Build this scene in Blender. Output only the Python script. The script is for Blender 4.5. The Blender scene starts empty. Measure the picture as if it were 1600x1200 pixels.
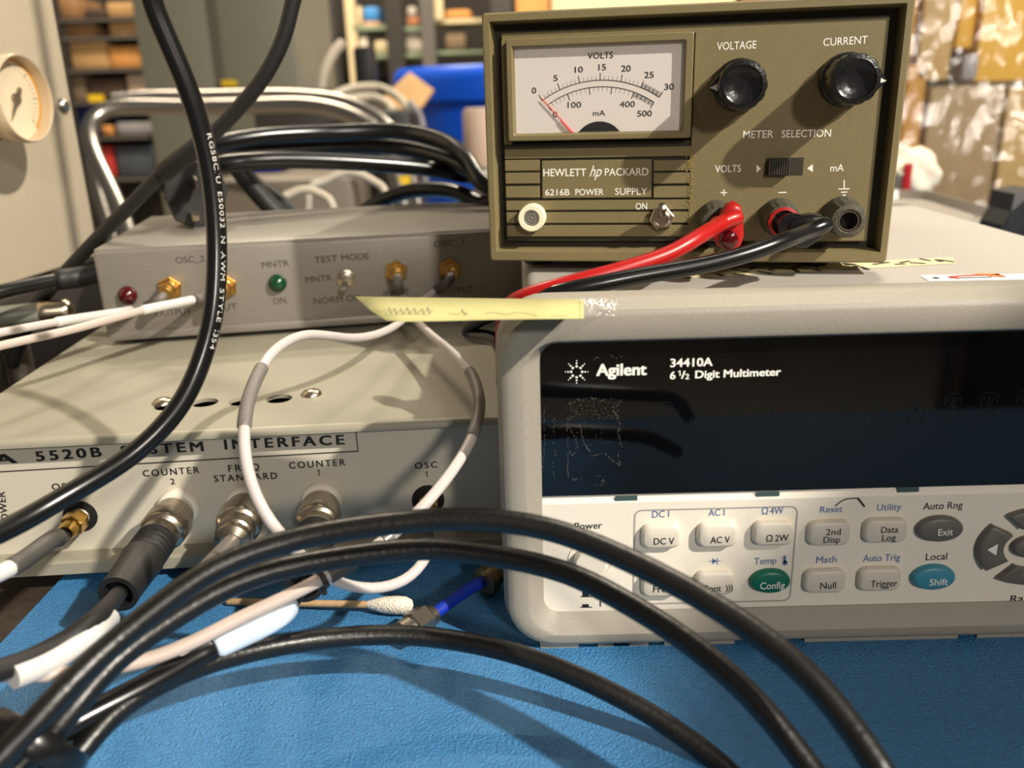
import bpy, bmesh, math, random
from math import sin, cos, tan, atan2, radians, pi, sqrt
from mathutils import Vector, Matrix, noise
random.seed(7)
S = bpy.context.scene
COL = S.collection

# ------------------------------------------------------------------ camera
CAMH = 0.15265
FPX, PITCH, ROLL, YAW = 1345.0, radians(18.6), radians(-1.685), radians(0.53)
_f = Vector((0, cos(PITCH), -sin(PITCH))); _u0 = Vector((0, sin(PITCH), cos(PITCH))); _r0 = Vector((1, 0, 0))
_r = _r0*cos(ROLL) + _u0*sin(ROLL); _u = -_r0*sin(ROLL) + _u0*cos(ROLL)
_Z = Matrix.Rotation(YAW, 3, 'Z')
CR, CU, CF = _Z @ _r, _Z @ _u, _Z @ _f
CAM = Vector((0, 0, CAMH))
cd = bpy.data.cameras.new('camera'); co = bpy.data.objects.new('camera', cd); COL.objects.link(co)
cd.sensor_width = 36; cd.lens = FPX/1600*36; cd.clip_start = 0.005; cd.clip_end = 60
m = Matrix((CR, CU, -CF)).transposed().to_4x4(); m.translation = CAM
co.matrix_world = m
cd.dof.use_dof = True; cd.dof.focus_distance = 0.262; cd.dof.aperture_fstop = 12.5
S.camera = co
# ------------------------------------------------------------------ view, world, lamps
S.view_settings.view_transform = 'Standard'; S.view_settings.look = 'None'
S.view_settings.gamma = 1.0; S.view_settings.use_curve_mapping = False
S.view_settings.exposure = -0.12
W = bpy.data.worlds.new('world'); S.world = W; W.use_nodes = True
W.node_tree.nodes['Background'].inputs[0].default_value = (1.0, 0.88, 0.74, 1)
W.node_tree.nodes['Background'].inputs[1].default_value = 0.16
def lamp(name, loc, target, power, size, color=(1, .86, .68), size_y=None):
    l = bpy.data.lights.new(name, 'AREA'); l.energy = power; l.color = color
    l.shape = 'DISK' if size_y is None else 'RECTANGLE'; l.size = size
    if size_y: l.size_y = size_y
    o = bpy.data.objects.new(name, l); COL.objects.link(o); o.location = loc
    o.rotation_euler = (Vector(target)-Vector(loc)).to_track_quat('-Z', 'Y').to_euler()
    return o
lamp('key_lamp', (1.52, -0.94, 1.58), (0.02, .26, .08), 108, 0.06, (1, .92, .80))
lamp('aisle_lamp', (0.9, -2.4, 1.25), (0.02, .26, .08), 34, 0.22, (1, .92, .82))
lamp('ceiling_lamp', (0.45, 1.5, 2.3), (0.0, .35, .05), 8, 0.16, (1, .92, .8), 1.2)
lamp('warehouse_lamp', (-1.2, 3.4, 3.4), (-1.0, 5.2, 0), 260, 1.2, (1, .86, .66), 0.3)
lamp('warehouse_lamp', (1.6, 3.0, 3.4), (1.4, 4.4, 0), 220, 1.2, (1, .86, .66), 0.3)

# ------------------------------------------------------------------ measuring helpers
def ray(px, py): return CR*((px-800)/FPX) - CU*((py-600)/FPX) + CF
def pd(px, py, d): return CAM + ray(px, py)*d
def pz(px, py, z):
    r = ray(px, py); return CAM + r*((z-CAMH)/r.z)
def pY(px, py, y):
    r = ray(px, py); return CAM + r*(y/r.y)
class Frame:
    def __init__(s, origin, yaw=0.0):
        s.o = Vector(origin); s.yaw = yaw; s.R = Matrix.Rotation(yaw, 3, 'Z'); s.Ri = s.R.transposed()
    def l(s, p): return s.Ri @ (Vector(p)-s.o)
    def w(s, p): return s.R @ Vector(p) + s.o
    def f(s, px, py, y=0.0):
        c = s.l(CAM); r = s.Ri @ ray(px, py); t = (y-c.y)/r.y; q = c + r*t
        return Vector((q.x, y, q.z))
    def top(s, px, py, z):
        return s.l(pz(px, py, z + s.o.z))

# ------------------------------------------------------------------ materials
def lin(c):
    return tuple(((v/255)/12.92 if v/255 <= .04045 else ((v/255+.055)/1.055)**2.4) for v in c)
MATS = {}
def mat(name, rgb, rough=.5, metal=0.0, var=0.0, vscale=60, bump=0.0, bscale=900, spec=.5, coat=0.0, alpha=1.0, trans=0.0, detail=3, emit=0.0, stretch=None):
    if name in MATS: return MATS[name]
    M = bpy.data.materials.new(name); M.use_nodes = True; nt = M.node_tree; b = nt.nodes['Principled BSDF']
    c = lin(rgb) + (1,)
    b.inputs['Base Color'].default_value = c; b.inputs['Roughness'].default_value = rough
    b.inputs['Metallic'].default_value = metal; b.inputs['Specular IOR Level'].default_value = spec
    b.inputs['Coat Weight'].default_value = coat; b.inputs['Coat Roughness'].default_value = .08
    b.inputs['Alpha'].default_value = alpha; b.inputs['Transmission Weight'].default_value = trans
    if emit: b.inputs['Emission Color'].default_value = c; b.inputs['Emission Strength'].default_value = emit
    tc = nt.nodes.new('ShaderNodeTexCoord'); src = tc.outputs['Object']
    if stretch:
        mp = nt.nodes.new('ShaderNodeMapping'); mp.inputs['Scale'].default_value = stretch
        nt.links.new(src, mp.inputs['Vector']); src = mp.outputs['Vector']
    if var > 0:
        n = nt.nodes.new('ShaderNodeTexNoise'); n.inputs['Scale'].default_value = vscale; n.inputs['Detail'].default_value = detail
        nt.links.new(src, n.inputs['Vector'])
        r = nt.nodes.new('ShaderNodeValToRGB'); r.color_ramp.elements[0].position = .3; r.color_ramp.elements[1].position = .7
        r.color_ramp.elements[0].color = tuple(v*(1-var) for v in c[:3])+(1,)
        r.color_ramp.elements[1].color = tuple(min(1, v*(1+var)) for v in c[:3])+(1,)
        nt.links.new(n.outputs['Fac'], r.inputs['Fac']); nt.links.new(r.outputs['Color'], b.inputs['Base Color'])
    if bump > 0:
        n = nt.nodes.new('ShaderNodeTexNoise'); n.inputs['Scale'].default_value = bscale; n.inputs['Detail'].default_value = 2
        nt.links.new(src, n.inputs['Vector'])
        bp = nt.nodes.new('ShaderNodeBump'); bp.inputs['Strength'].default_value = bump; bp.inputs['Distance'].default_value = .001
        nt.links.new(n.outputs['Fac'], bp.inputs['Height']); nt.links.new(bp.outputs['Normal'], b.inputs['Normal'])
    MATS[name] = M; return M

m_mat = mat('blue_rubber_mat', (62, 124, 176), .45, var=.08, vscale=500, bump=.75, bscale=1250, detail=1)
m_bench = mat('dark_brown_benchtop', (58, 48, 40), .6, var=.25, vscale=200, bump=.2)
m_bumper = mat('grey_rubber_bumper', (148, 142, 130), .5, var=.04, vscale=900, bump=.16, bscale=3000)
m_agcase = mat('light_grey_textured_case', (178, 173, 164), .5, var=.05, vscale=1200, bump=.2, bscale=3000)
m_panelw = mat('warm_white_plastic', (232, 224, 208), .5, bump=.08, bscale=3000)
m_key = mat('cream_key_plastic', (214, 205, 190), .42)
m_keydk = mat('dark_grey_key_plastic', (104, 100, 92), .42)
m_keygr = mat('green_key_plastic', (8, 104, 84), .4)
m_keybl = mat('teal_key_plastic', (62, 136, 160), .4)
m_blackglass = mat('black_display_glass', (6, 6, 7), .05, spec=.5)
m_seg = mat('unlit_display_segment', (15, 19, 21), .3)
m_tabs = mat('dim_teal_display_tab', (66, 86, 84), .4)
m_prtw = mat('white_print', (240, 238, 228), .6)
m_prtbk = mat('black_print', (22, 20, 20), .6)
m_prtbl = mat('blue_print', (92, 112, 160), .6)
m_prtgr = mat('grey_print', (160, 156, 152), .6)
m_olive = mat('olive_enamel', (119, 107, 73), .5, var=.03, vscale=300, bump=.10, bscale=2500)
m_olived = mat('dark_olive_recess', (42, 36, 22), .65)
m_olivec = mat('olive_case_enamel', (98, 88, 62), .55)
m_bak = mat('black_bakelite', (18, 18, 19), .25, spec=.6, bump=.1, bscale=900)
m_bakd = mat('dusty_dark_plastic', (74, 70, 58), .6, var=.25, vscale=700, bump=.3, bscale=1500)
m_blk = mat('black_cable_jacket', (15, 14, 13), .36, spec=.55, var=.25, vscale=150, bump=.12, bscale=700)
m_blkg = mat('glossy_black_jacket', (14, 14, 14), .25, spec=.6)
m_blks = mat('matte_black_rubber', (26, 25, 24), .55)
m_white = mat('white_coax_jacket', (198, 189, 185), .4, spec=.5)
m_pink = mat('pinkish_white_coax_jacket', (192, 176, 166), .42)
m_sleeve = mat('grey_heat_shrink', (112, 106, 102), .5, bump=.2, bscale=1200)
m_sleeved = mat('dark_grey_heat_shrink', (70, 68, 64), .5)
m_wlabel = mat('white_label_sleeve', (208, 206, 202), .4)
m_red = mat('red_lead_rubber', (172, 20, 18), .35, spec=.5)
m_blue = mat('blue_coax_jacket', (18, 48, 160), .4)
m_gold = mat('gold_plating', (206, 164, 88), .28, 1.0)
m_nick = mat('nickel_plating', (190, 178, 160), .28, 1.0)
m_steel = mat('brushed_steel', (150, 142, 130), .38, 1.0)
m_chrome = mat('chrome_tube', (176, 172, 165), .30, 1.0)
m_beige = mat('putty_grey_enamel', (152, 147, 130), .42, var=.03, vscale=90, bump=.06, bscale=1500)
m_ifpanel = mat('cream_enamel_panel', (196, 189, 172), .45)
m_alum = mat('brushed_aluminium', (148, 142, 133), .45, .5, var=.06, vscale=120, bump=.08, bscale=300, stretch=(1, 12, 12))
m_filmtop = mat('grey_satin_lid', (146, 141, 132), .35, .25, bump=.25, bscale=60)
m_nylon = mat('white_nylon', (232, 226, 210), .4)
m_ledr = mat('dark_red_lens', (70, 4, 8), .12, spec=.7)
m_ledg = mat('dark_green_lens', (6, 62, 34), .12, spec=.7)
m_note = mat('pale_yellow_paper', (186, 182, 124), .8, var=.02, vscale=200)
m_pencil = mat('pencil_mark', (160, 156, 112), .7)
m_dial = mat('white_dial_card', (222, 214, 208), .5)
m_redneedle = mat('red_needle', (226, 70, 60), .5)
m_blacksoft = mat('black_void', (6, 6, 6), .8)
m_cream = mat('cream_lens_ring', (240, 236, 204), .35)
m_lens = mat('grey_lens', (120, 116, 106), .2)
m_cab = mat('beige_grey_cabinet', (196, 182, 156), .5, var=.02, vscale=60, bump=.08, bscale=1500)
m_swabw = mat('cotton', (232, 222, 206), .9, bump=.6, bscale=1500)
m_wood = mat('birch_stick', (196, 162, 118), .6, var=.12, vscale=300)
m_yel = mat('yellow_plastic', (236, 196, 30), .5)

def glassmat(name, tint=(1, 1, 1), fac=.12, rough=.05, bump=0, bscale=40, gcol=(1, 1, 1)):
    M = bpy.data.materials.new(name); M.use_nodes = True; nt = M.node_tree
    for n in list(nt.nodes): nt.nodes.remove(n)
    o = nt.nodes.new('ShaderNodeOutputMaterial'); mx = nt.nodes.new('ShaderNodeMixShader')
    t = nt.nodes.new('ShaderNodeBsdfTransparent'); g = nt.nodes.new('ShaderNodeBsdfGlossy')
    t.inputs[0].default_value = tint+(1,); g.inputs['Roughness'].default_value = rough; g.inputs[0].default_value = gcol+(1,)
    fr = nt.nodes.new('ShaderNodeLayerWeight'); fr.inputs['Blend'].default_value = .5
    pw = nt.nodes.new('ShaderNodeMath'); pw.operation = 'POWER'; pw.inputs[1].default_value = 4.0
    ma = nt.nodes.new('ShaderNodeMath'); ma.operation = 'MULTIPLY_ADD'; ma.inputs[1].default_value = .5; ma.inputs[2].default_value = fac+.03
    nt.links.new(fr.outputs['Facing'], pw.inputs[0]); nt.links.new(pw.outputs[0], ma.inputs[0]); nt.links.new(ma.outputs[0], mx.inputs[0])
    nt.links.new(t.outputs[0], mx.inputs[1]); nt.links.new(g.outputs[0], mx.inputs[2]); nt.links.new(mx.outputs[0], o.inputs[0])
    if bump:
        tc = nt.nodes.new('ShaderNodeTexCoord'); n = nt.nodes.new('ShaderNodeTexNoise'); n.inputs['Scale'].default_value = bscale
        n.inputs['Detail'].default_value = 4
        bp = nt.nodes.new('ShaderNodeBump'); bp.inputs['Strength'].default_value = bump; bp.inputs['Distance'].default_value = .01
        nt.links.new(tc.outputs['Object'], n.inputs['Vector']); nt.links.new(n.outputs['Fac'], bp.inputs['Height'])
        nt.links.new(bp.outputs['Normal'], g.inputs['Normal']); nt.links.new(bp.outputs['Normal'], fr.inputs['Normal'])
    return M
m_glass = glassmat('clear_meter_glass', fac=.0)
m_tape = glassmat('clear_tape', fac=.10, rough=.25, bump=.4, bscale=250)
m_gauge = glassmat('clear_gauge_lens', (1, .97, .92), fac=.05, rough=.1)

# ------------------------------------------------------------------ mesh helpers
def obj(name, bm, material=None, parent=None, smooth=35, loc=None, mats=None):
    me = bpy.data.meshes.new(name)
    bmesh.ops.recalc_face_normals(bm, faces=bm.faces) if name not in NORECALC else None
    bm.to_mesh(me); bm.free()
    if mats:
        for q in mats: me.materials.append(q)
    elif material: me.materials.append(material)
    if smooth:
        for p in me.polygons: p.use_smooth = True
        me.set_sharp_from_angle(angle=radians(smooth))
    o = bpy.data.objects.new(name, me); COL.objects.link(o)
    if parent: o.parent = parent
    if loc: o.location = loc
    return o
NORECALC = {'printed_lettering', 'key_legend', 'logo_lettering', 'jacket_print', 'dial_markings'}
def empty(name, label, cat, loc=(0, 0, 0), rz=0, group=None):
    o = bpy.data.objects.new(name, None); o.empty_display_size = .01; COL.objects.link(o)
    o.location = loc; o.rotation_euler = (0, 0, rz)
    return tag(o, label, cat, group)
def tag(o, label, cat, group=None, kind=None):
    if label: o['label'] = label
    if cat: o['category'] = cat
    if group: o['group'] = group
    if kind: o['kind'] = kind
    return o
def B(): return bmesh.new()
def add_box(bm, lo, hi, bev=0, seg=2, mi=0):
    lo, hi = Vector(lo), Vector(hi)
    t = bmesh.new(); bmesh.ops.create_cube(t, size=1)
    for v in t.verts: v.co = Vector(((v.co[i]+.5)*(hi[i]-lo[i])+lo[i]) for i in range(3))
    if bev: bmesh.ops.bevel(t, geom=t.edges[:], offset=bev, segments=seg, affect='EDGES', profile=.5)
    merge(bm, t, mi=mi)
def merge(bm, t, M=None, mi=0):
    if M is not None: t.transform(M)
    mp = [bm.verts.new(v.co) for v in t.verts]
    t.verts.index_update()
    for f in t.faces:
        try:
            nf = bm.faces.new([mp[v.index] for v in f.verts]); nf.material_index = mi or f.material_index
        except ValueError: pass
    t.free()
def ortho(d):
    d = Vector(d).normalized(); a = Vector((0, 0, 1)) if abs(d.z) < .9 else Vector((1, 0, 0))
    u = d.cross(a).normalized(); return u, u.cross(d).normalized() * -1
def add_lathe(bm, prof, o, d, n=32, cap=True, mi=0, rot=0.0, rfun=None):
    """prof: (radius, distance along d)"""
    o = Vector(o); d = Vector(d).normalized(); u, v = ortho(d); rings = []
    for r, s in prof:
        ring = []
        for i in range(n):
            a = 2*pi*i/n + rot; rr = r*(rfun(i, s) if rfun else 1)
            ring.append(bm.verts.new(o + d*s + (u*cos(a)+v*sin(a))*rr))
        rings.append(ring)
    for a, b in zip(rings, rings[1:]):
        for i in range(n):
            f = bm.faces.new((a[i], a[(i+1) % n], b[(i+1) % n], b[i])); f.material_index = mi
    if cap:
        for k, ring in ((0, rings[0]), (1, rings[-1])):
            f = bm.faces.new(ring[::-1] if k == 0 else ring); f.material_index = mi
def rrect(x0, x1, z0, z1, r, seg=6):
    """rounded rectangle outline; r single or (bl, br, tr, tl)"""
    if not isinstance(r, (tuple, list)): r = (r,)*4
    pts = []
    for (cx, cz, a0, rr) in ((x0+r[0], z0+r[0], pi, r[0]), (x1-r[1], z0+r[1], 1.5*pi, r[1]), (x1-r[2], z1-r[2], 0, r[2]), (x0+r[3], z1-r[3], .5*pi, r[3])):
        for i in range(seg+1):
            a = a0 + .5*pi*i/seg; pts.append((cx+rr*cos(a), cz+rr*sin(a)))
    return pts
def add_loft(bm, rings, close=False, capa=False, capb=False, mi=0):
    """rings: list of lists of 3D points"""
    R = [[bm.verts.new(p) for p in r] for r in rings]; n = len(R[0])
    pairs = list(zip(R, R[1:])) + ([(R[-1], R[0])] if close else [])
    for a, b in pairs:
        for i in range(n):
            f = bm.faces.new((a[i], a[(i+1) % n], b[(i+1) % n], b[i])); f.material_index = mi
    if capa: bm.faces.new(R[0][::-1]).material_index = mi
    if capb: bm.faces.new(R[-1]).material_index = mi
def ring3(pts, y): return [(x, y, z) for x, z in pts]
def add_slab(bm, pts, y0, y1, bev=0.0):
    """outline in xz extruded from y0 (front) to y1; optional small front chamfer"""
    if bev:
        cx = sum(p[0] for p in pts)/len(pts); cz = sum(p[1] for p in pts)/len(pts)
        def ins(k):
            out = []
            for x, z in pts:
                dx, dz = x-cx, z-cz; L = sqrt(dx*dx+dz*dz) or 1; out.append((x-dx/L*k, z-dz/L*k))
            return out
        add_loft(bm, [ring3(ins(bev), y0), ring3(ins(bev*.3), y0+bev*.3), ring3(pts, y0+bev), ring3(pts, y1)], capa=True, capb=True)
    else:
        add_loft(bm, [ring3(pts, y0), ring3(pts, y1)], capa=True, capb=True)

class Path:
    def __init__(s, pts, step=.0022):
        P = [Vector(p) for p in pts]; s.n = len(P); s.p = []; s.u = []
        E = [P[0]*2-P[1]] + P + [P[-1]*2-P[-2]]
        for i in range(len(P)-1):
            a, b, c, d = E[i:i+4]
            k = max(3, int((c-b).length/step))
            for j in range(k):
                t = j/k
                s.p.append(.5*((2*b)+(c-a)*t+(2*a-5*b+4*c-d)*t*t+(3*b-a-3*c+d)*t**3)); s.u.append(i+t)
        s.p.append(P[-1].copy()); s.u.append(float(len(P)-1))
        for _ in range(3):
            q = [s.p[0]]+[(s.p[i-1]+s.p[i]*2+s.p[i+1])/4 for i in range(1, len(s.p)-1)]+[s.p[-1]]; s.p = q
        s.L = [0.0]
        for a, b in zip(s.p, s.p[1:]): s.L.append(s.L[-1]+(b-a).length)
        s.T = [((s.p[min(i+1, len(s.p)-1)]-s.p[max(i-1, 0)]).normalized()) for i in range(len(s.p))]
        u, v = ortho(s.T[0]); s.N = [u]
        for i in range(1, len(s.p)):
            w = s.N[-1]-s.T[i]*s.N[-1].dot(s.T[i]); s.N.append(w.normalized())
    def at(s, u):
        for i in range(len(s.u)-1):
            if s.u[i+1] >= u: return s.p[i].lerp(s.p[i+1], (u-s.u[i])/max(1e-9, s.u[i+1]-s.u[i])), s.T[i]
        return s.p[-1], s.T[-1]
    def atL(s, L):
        for i in range(len(s.L)-1):
            if s.L[i+1] >= L: return s.p[i].lerp(s.p[i+1], (L-s.L[i])/max(1e-9, s.L[i+1]-s.L[i])), s.T[i]
        return s.p[-1], s.T[-1]
    def tube(s, bm, r, u0=0, u1=1e9, n=16, mi=0, round_end=False):
        idx = [i for i in range(len(s.p)) if u0-1e-6 <= s.u[i] <= u1+1e-6]
        rings = []
        for k, i in enumerate(idx):
            rr = r(s.u[i]) if callable(r) else r
            b = s.T[i].cross(s.N[i])
            rings.append([s.p[i]+(s.N[i]*cos(2*pi*j/n)+b*sin(2*pi*j/n))*rr for j in range(n)])
        if round_end and len(rings) > 4:
            for e, sg in ((0, -1), (-1, 1)):
                i = idx[e]; c = s.p[i]; rr = r(s.u[i]) if callable(r) else r
                ext = [[c+(q-c)*cos(a)+s.T[i]*sg*rr*sin(a)*.6 for q in rings[e]] for a in (.5, 1.0, 1.4)]
                if e == 0: rings = ext[::-1]+rings
                else: rings = rings+ext
        add_loft(bm, rings, capa=True, capb=True, mi=mi)

# ---- lettering from the built-in font
_tc = {}
def glyphs(s, bold=0.0, shear=0.0, spacing=1.0):
    k = (s, bold, shear, spacing)
    if k in _tc: return _tc[k]
    c = bpy.data.curves.new('t', 'FONT'); c.body = s; c.size = 1; c.shear = shear; c.space_character = spacing
    c.resolution_u = 3
    o = bpy.data.objects.new('t', c); COL.objects.link(o)
    dg = bpy.context.evaluated_depsgraph_get(); dg.update()
    me = o.evaluated_get(dg).to_mesh()
    V = [Vector((v.co.x, v.co.y, 0)) for v in me.vertices]; Fc = [tuple(p.vertices) for p in me.polygons]
    bpy.data.objects.remove(o); bpy.data.curves.remove(c)
    if bold > 0:
        n0 = len(V); b = bold*1.3; offs = [(b, b*.6), (-b, b*.6), (b, -b*.6), (-b, -b*.6)]; V0 = V; F0 = Fc; V = []; Fc = []
        for q, (ox, oy) in enumerate(offs):
            V += [v+Vector((ox, oy, q)) for v in V0]; Fc += [tuple(i+q*n0 for i in f) for f in F0]
    _tc[k] = (V, Fc); return _tc[k]
CAPH = None
def caph():
    global CAPH
    if CAPH is None:
        V, _ = glyphs('H'); CAPH = max(v.y for v in V)
    return CAPH
class Print:
    """flat ink on a panel: local xz plane of a Frame at depth y"""
    def __init__(s, fr, y, lift=.00006): s.fr = fr; s.y = y - lift; s.bm = B()
    def text(s, t, p0, p1, cap, bold=0.0, shear=0.0, spacing=1.0):
        a = s.fr.f(p0[0], p0[1], s.y); b = s.fr.f(p1[0], p1[1], s.y)
        u = (b-a); L = u.length; u.normalize()
        mid = ((p0[0]+p1[0])/2, (p0[1]+p1[1])/2); dx, dy = p1[0]-p0[0], p1[1]-p0[1]; dl = sqrt(dx*dx+dy*dy)
        up = s.fr.f(mid[0]+dy/dl*cap, mid[1]-dx/dl*cap, s.y) - s.fr.f(mid[0], mid[1], s.y)
        v = Vector((-u.z, 0, u.x)); h = up.dot(v)
        V, Fc = glyphs(t, bold, shear, spacing)
        x0 = min(q.x for q in V); x1 = max(q.x for q in V); sx = L/(x1-x0); sy = h/caph()
        vs = [s.bm.verts.new(a + u*((q.x-x0)*sx) + v*(q.y*sy) - Vector((0, q.z*.000006, 0))) for q in V]
        for f in Fc:
            try: s.bm.faces.new([vs[i] for i in f])
            except ValueError: pass
    def poly(s, pts):
        try: s.bm.faces.new([s.bm.verts.new(s.fr.f(x, y, s.y)) for x, y in pts])
        except ValueError: pass
    def lpoly(s, pts):
        s.bm.faces.new([s.bm.verts.new((x, s.y, z)) for x, z in pts])
    def line(s, pts, wpx, local=False):
        P = [Vector((q[0], s.y, q[1])) if local else s.fr.f(q[0], q[1], s.y) for q in pts]
        w = wpx if local else (s.fr.f(pts[0][0]+wpx, pts[0][1], s.y)-s.fr.f(pts[0][0], pts[0][1], s.y)).length
        for a, b in zip(P, P[1:]):
            d = (b-a)
            if d.length < 1e-9: continue
            n = Vector((-d.z, 0, d.x)).normalized()*w/2
            s.bm.faces.new([s.bm.verts.new(q) for q in (a-n, b-n, b+n, a+n)])
    def disc(s, p, rpx, n=14):
        c = s.fr.f(p[0], p[1], s.y); r = (s.fr.f(p[0]+rpx, p[1], s.y)-c).length
        s.bm.faces.new([s.bm.verts.new((c.x+r*cos(2*pi*i/n), s.y, c.z+r*sin(2*pi*i/n))) for i in range(n)])
    def done(s, material, parent, name='printed_lettering'):
        for f in s.bm.faces:
            f.normal_update()
            if f.normal.y > 0: f.normal_flip()
        return obj(name, s.bm, material, parent, smooth=0)

def add_prism_x(bm, prof, x0, x1, mi=0):
    add_loft(bm, [[(x0, y, z) for y, z in prof], [(x1, y, z) for y, z in prof]], capa=True, capb=True, mi=mi)

# ================================================================== SETTING
bm = B(); add_box(bm, (-6, -4, -.92), (6, 9, -.90)); fl = obj('floor', bm, mat('concrete_floor', (158, 148, 132), .6, var=.15, vscale=3), smooth=0); tag(fl, None, None, kind='structure')
bm = B(); add_box(bm, (-6, 8.6, -.90), (6, 8.7, 3.2)); wb = obj('wall_back', bm, mat('warehouse_wall', (120, 112, 100), .8, var=.1, vscale=2), smooth=0); tag(wb, None, None, kind='structure')

# ------------------------------------------------------------------ workbench and mat
wbench = empty('workbench', 'long dark brown workbench under the blue mat and all the instruments', 'workbench', (0, 0, -.004))
bm = B(); add_box(bm, (-1.0, .028, -.032), (1.1, .86, 0), bev=.002); obj('bench_top', bm, m_bench, wbench)
for x in (-.93, 1.03):
    for y in (.07, .79):
        bm = B(); add_box(bm, (x-.025, y-.025, -.896), (x+.025, y+.025, -.032)); obj('leg', bm, m_steel, wbench)
bm = B()
add_loft(bm, [[(-.1592, .033, z), (.95, .033, z), (.95, .82, z), (-.1568, .82, z)] for z in (-.004, 0.0)], capa=True, capb=True)
matob = obj('bench_mat', bm, m_mat, smooth=0); tag(matob, 'blue textured rubber work mat covering the bench top', 'mat')

# ================================================================== MULTIMETER
AG = Frame((-.006, .2103, 0))
ag = empty('bench_multimeter', 'grey bench digital multimeter with black display window standing on the blue mat', 'multimeter', AG.o)
bm = B()
rings = []
for (x0, x1, z0, z1, r, y) in ((.006, .22, .006, .0905, .007, .0155), (.001, .225, .0022, .1015, .011, .0148), (0, .226, .0014, .1026, .013, .0135), (0, .226, .0014, .1028, .014, .0050), (.0002, .2258, .0014, .1027, .014, .0046),
        (.0010, .2250, .0017, .1008, .0136, .0016), (.0013, .2247, .0020, .1006, .0134, .0009), (.0022, .2238, .0027, .1000, .013, .0003), (.0034, .2226, .0036, .0990, .012, 0),
        (.0066, .2194, .0056, .0936, .009, 0), (.0074, .2186, .0062, .0928, .0086, .0004), (.0113, .2147, .0106, .0913, .0046, .0040), (.0115, .2145, .0108, .0911, .0045, .0050)):
    rings.append(ring3(rrect(x0, x1, z0, z1, r, 8), y))
add_loft(bm, rings)
px_not = [(830, 905), (935, 960), (985, 1015), (1040, 1068), (1096, 1150), (1180, 1230), (1260, 1500), (1530, 1610)]
for a, b in px_not:
    xa = AG.f(a, 1015, 0).x; xb = AG.f(b, 1015, 0).x
    add_box(bm, (max(xa, .010), .0021, 0), (xb, .0135, .0032))
obj('front_bumper', bm, m_bumper, ag, smooth=28)
bm = B(); add_loft(bm, [ring3(rrect(.0085, .2165, .004, .092, .004), y) for y in (.009, .243)], capa=True, capb=True)
obj('case', bm, m_agcase, ag)
bm = B()
rings = [ring3(rrect(x0, x1, z0, z1, r, 6), y) for (x0, x1, z0, z1, r, y) in ((.009, .22, .003, .0905, .007, .2435), (.0085, .2225, 0.0, .0918, .012, .2435), (.0085, .2225, 0.0, .0918, .012, .254), (.02, .2, .01, .08, .012, .256))]
add_loft(bm, rings, capb=True); obj('rear_bumper', bm, mat('dark_grey_bumper', (112, 106, 98), .55), ag)
YP = .0044
bm = B(); add_prism_x(bm, [(YP, .0098), (YP, .0450), (YP+.0011, .0470), (.0095, .0470), (.0095, .0098)], .0108, .2152)
fp = obj('front_panel', bm, m_panelw, ag, smooth=20)
bm = B(); add_box(bm, (.0108, YP+.0002, .0474), (.2152, .0095, .0918))
win = obj('display_window', bm, m_blackglass, ag, smooth=0)
# window print
P = Print(AG, YP+.0002)
P.text('Agilent', (931.5, 587), (1010.5, 585.5), 17.5, bold=.028)
P.text('34410A', (1047, 573.5), (1113.5, 571.5), 12.5, bold=.02)
P.text('6', (1046.5, 592.5), (1055.5, 592.2), 11.5, bold=.02)
P.line([(1062.6, 587.3), (1062.4, 579)], 1.9); P.line([(1059.8, 581.4), (1062.2, 579.2)], 1.5); P.text('/', (1064, 591.5), (1071, 591.2), 11.5, bold=.02); P.text('2', (1070.5, 592.5), (1077, 592.2), 8, bold=.02)
P.text('Digit Multimeter', (1086, 591), (1220, 586.5), 11.5, bold=.022)
P.done(m_prtw, win)
P = Print(AG, YP+.0002)
for i in range(8):
    a = pi/8*0 + i*pi/4
    for rr, s in ((8.6, 2.0), (13.4, 1.45), (17.4, .95)): P.disc((901+rr*cos(a), 581-rr*sin(a)), s)
P.done(m_prtw, win, 'logo_lettering')
P = Print(AG, YP+.0002)
for k in range(11):
    x = 1022+k*56.5; y = 629-k*1.7; w, h = 25, 44; sl = -3
    def q(i, j): return (x+i*w/2+(1-j/2)*4, y+j*h/2-i*.4)
    for a, b in (((0, 0), (2, 0)), ((0, 0), (0, 1)), ((2, 0), (2, 1)), ((0, 1), (2, 1)), ((0, 1), (0, 2)), ((2, 1), (2, 2)), ((0, 2), (2, 2)), ((1, 0), (1, 2)), ((0, 0), (2, 2)), ((2, 0), (0, 2))):
        A_, B_ = q(*a), q(*b); P.line([(A_[0]*.88+B_[0]*.12, A_[1]*.88+B_[1]*.12), (A_[0]*.12+B_[0]*.88, A_[1]*.12+B_[1]*.88)], 1.3)
P.done(m_seg, win, 'display_segments')
for a, b, y in ((961, 996, 778), (1182, 1218, 771), (1403, 1436, 764.5)):
    P = Print(AG, YP+.0002); P.poly([(a, y+5), (b, y+4), (b, y-4), (a, y-3)]); P.done(m_tabs, win, 'display_tab')
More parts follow.
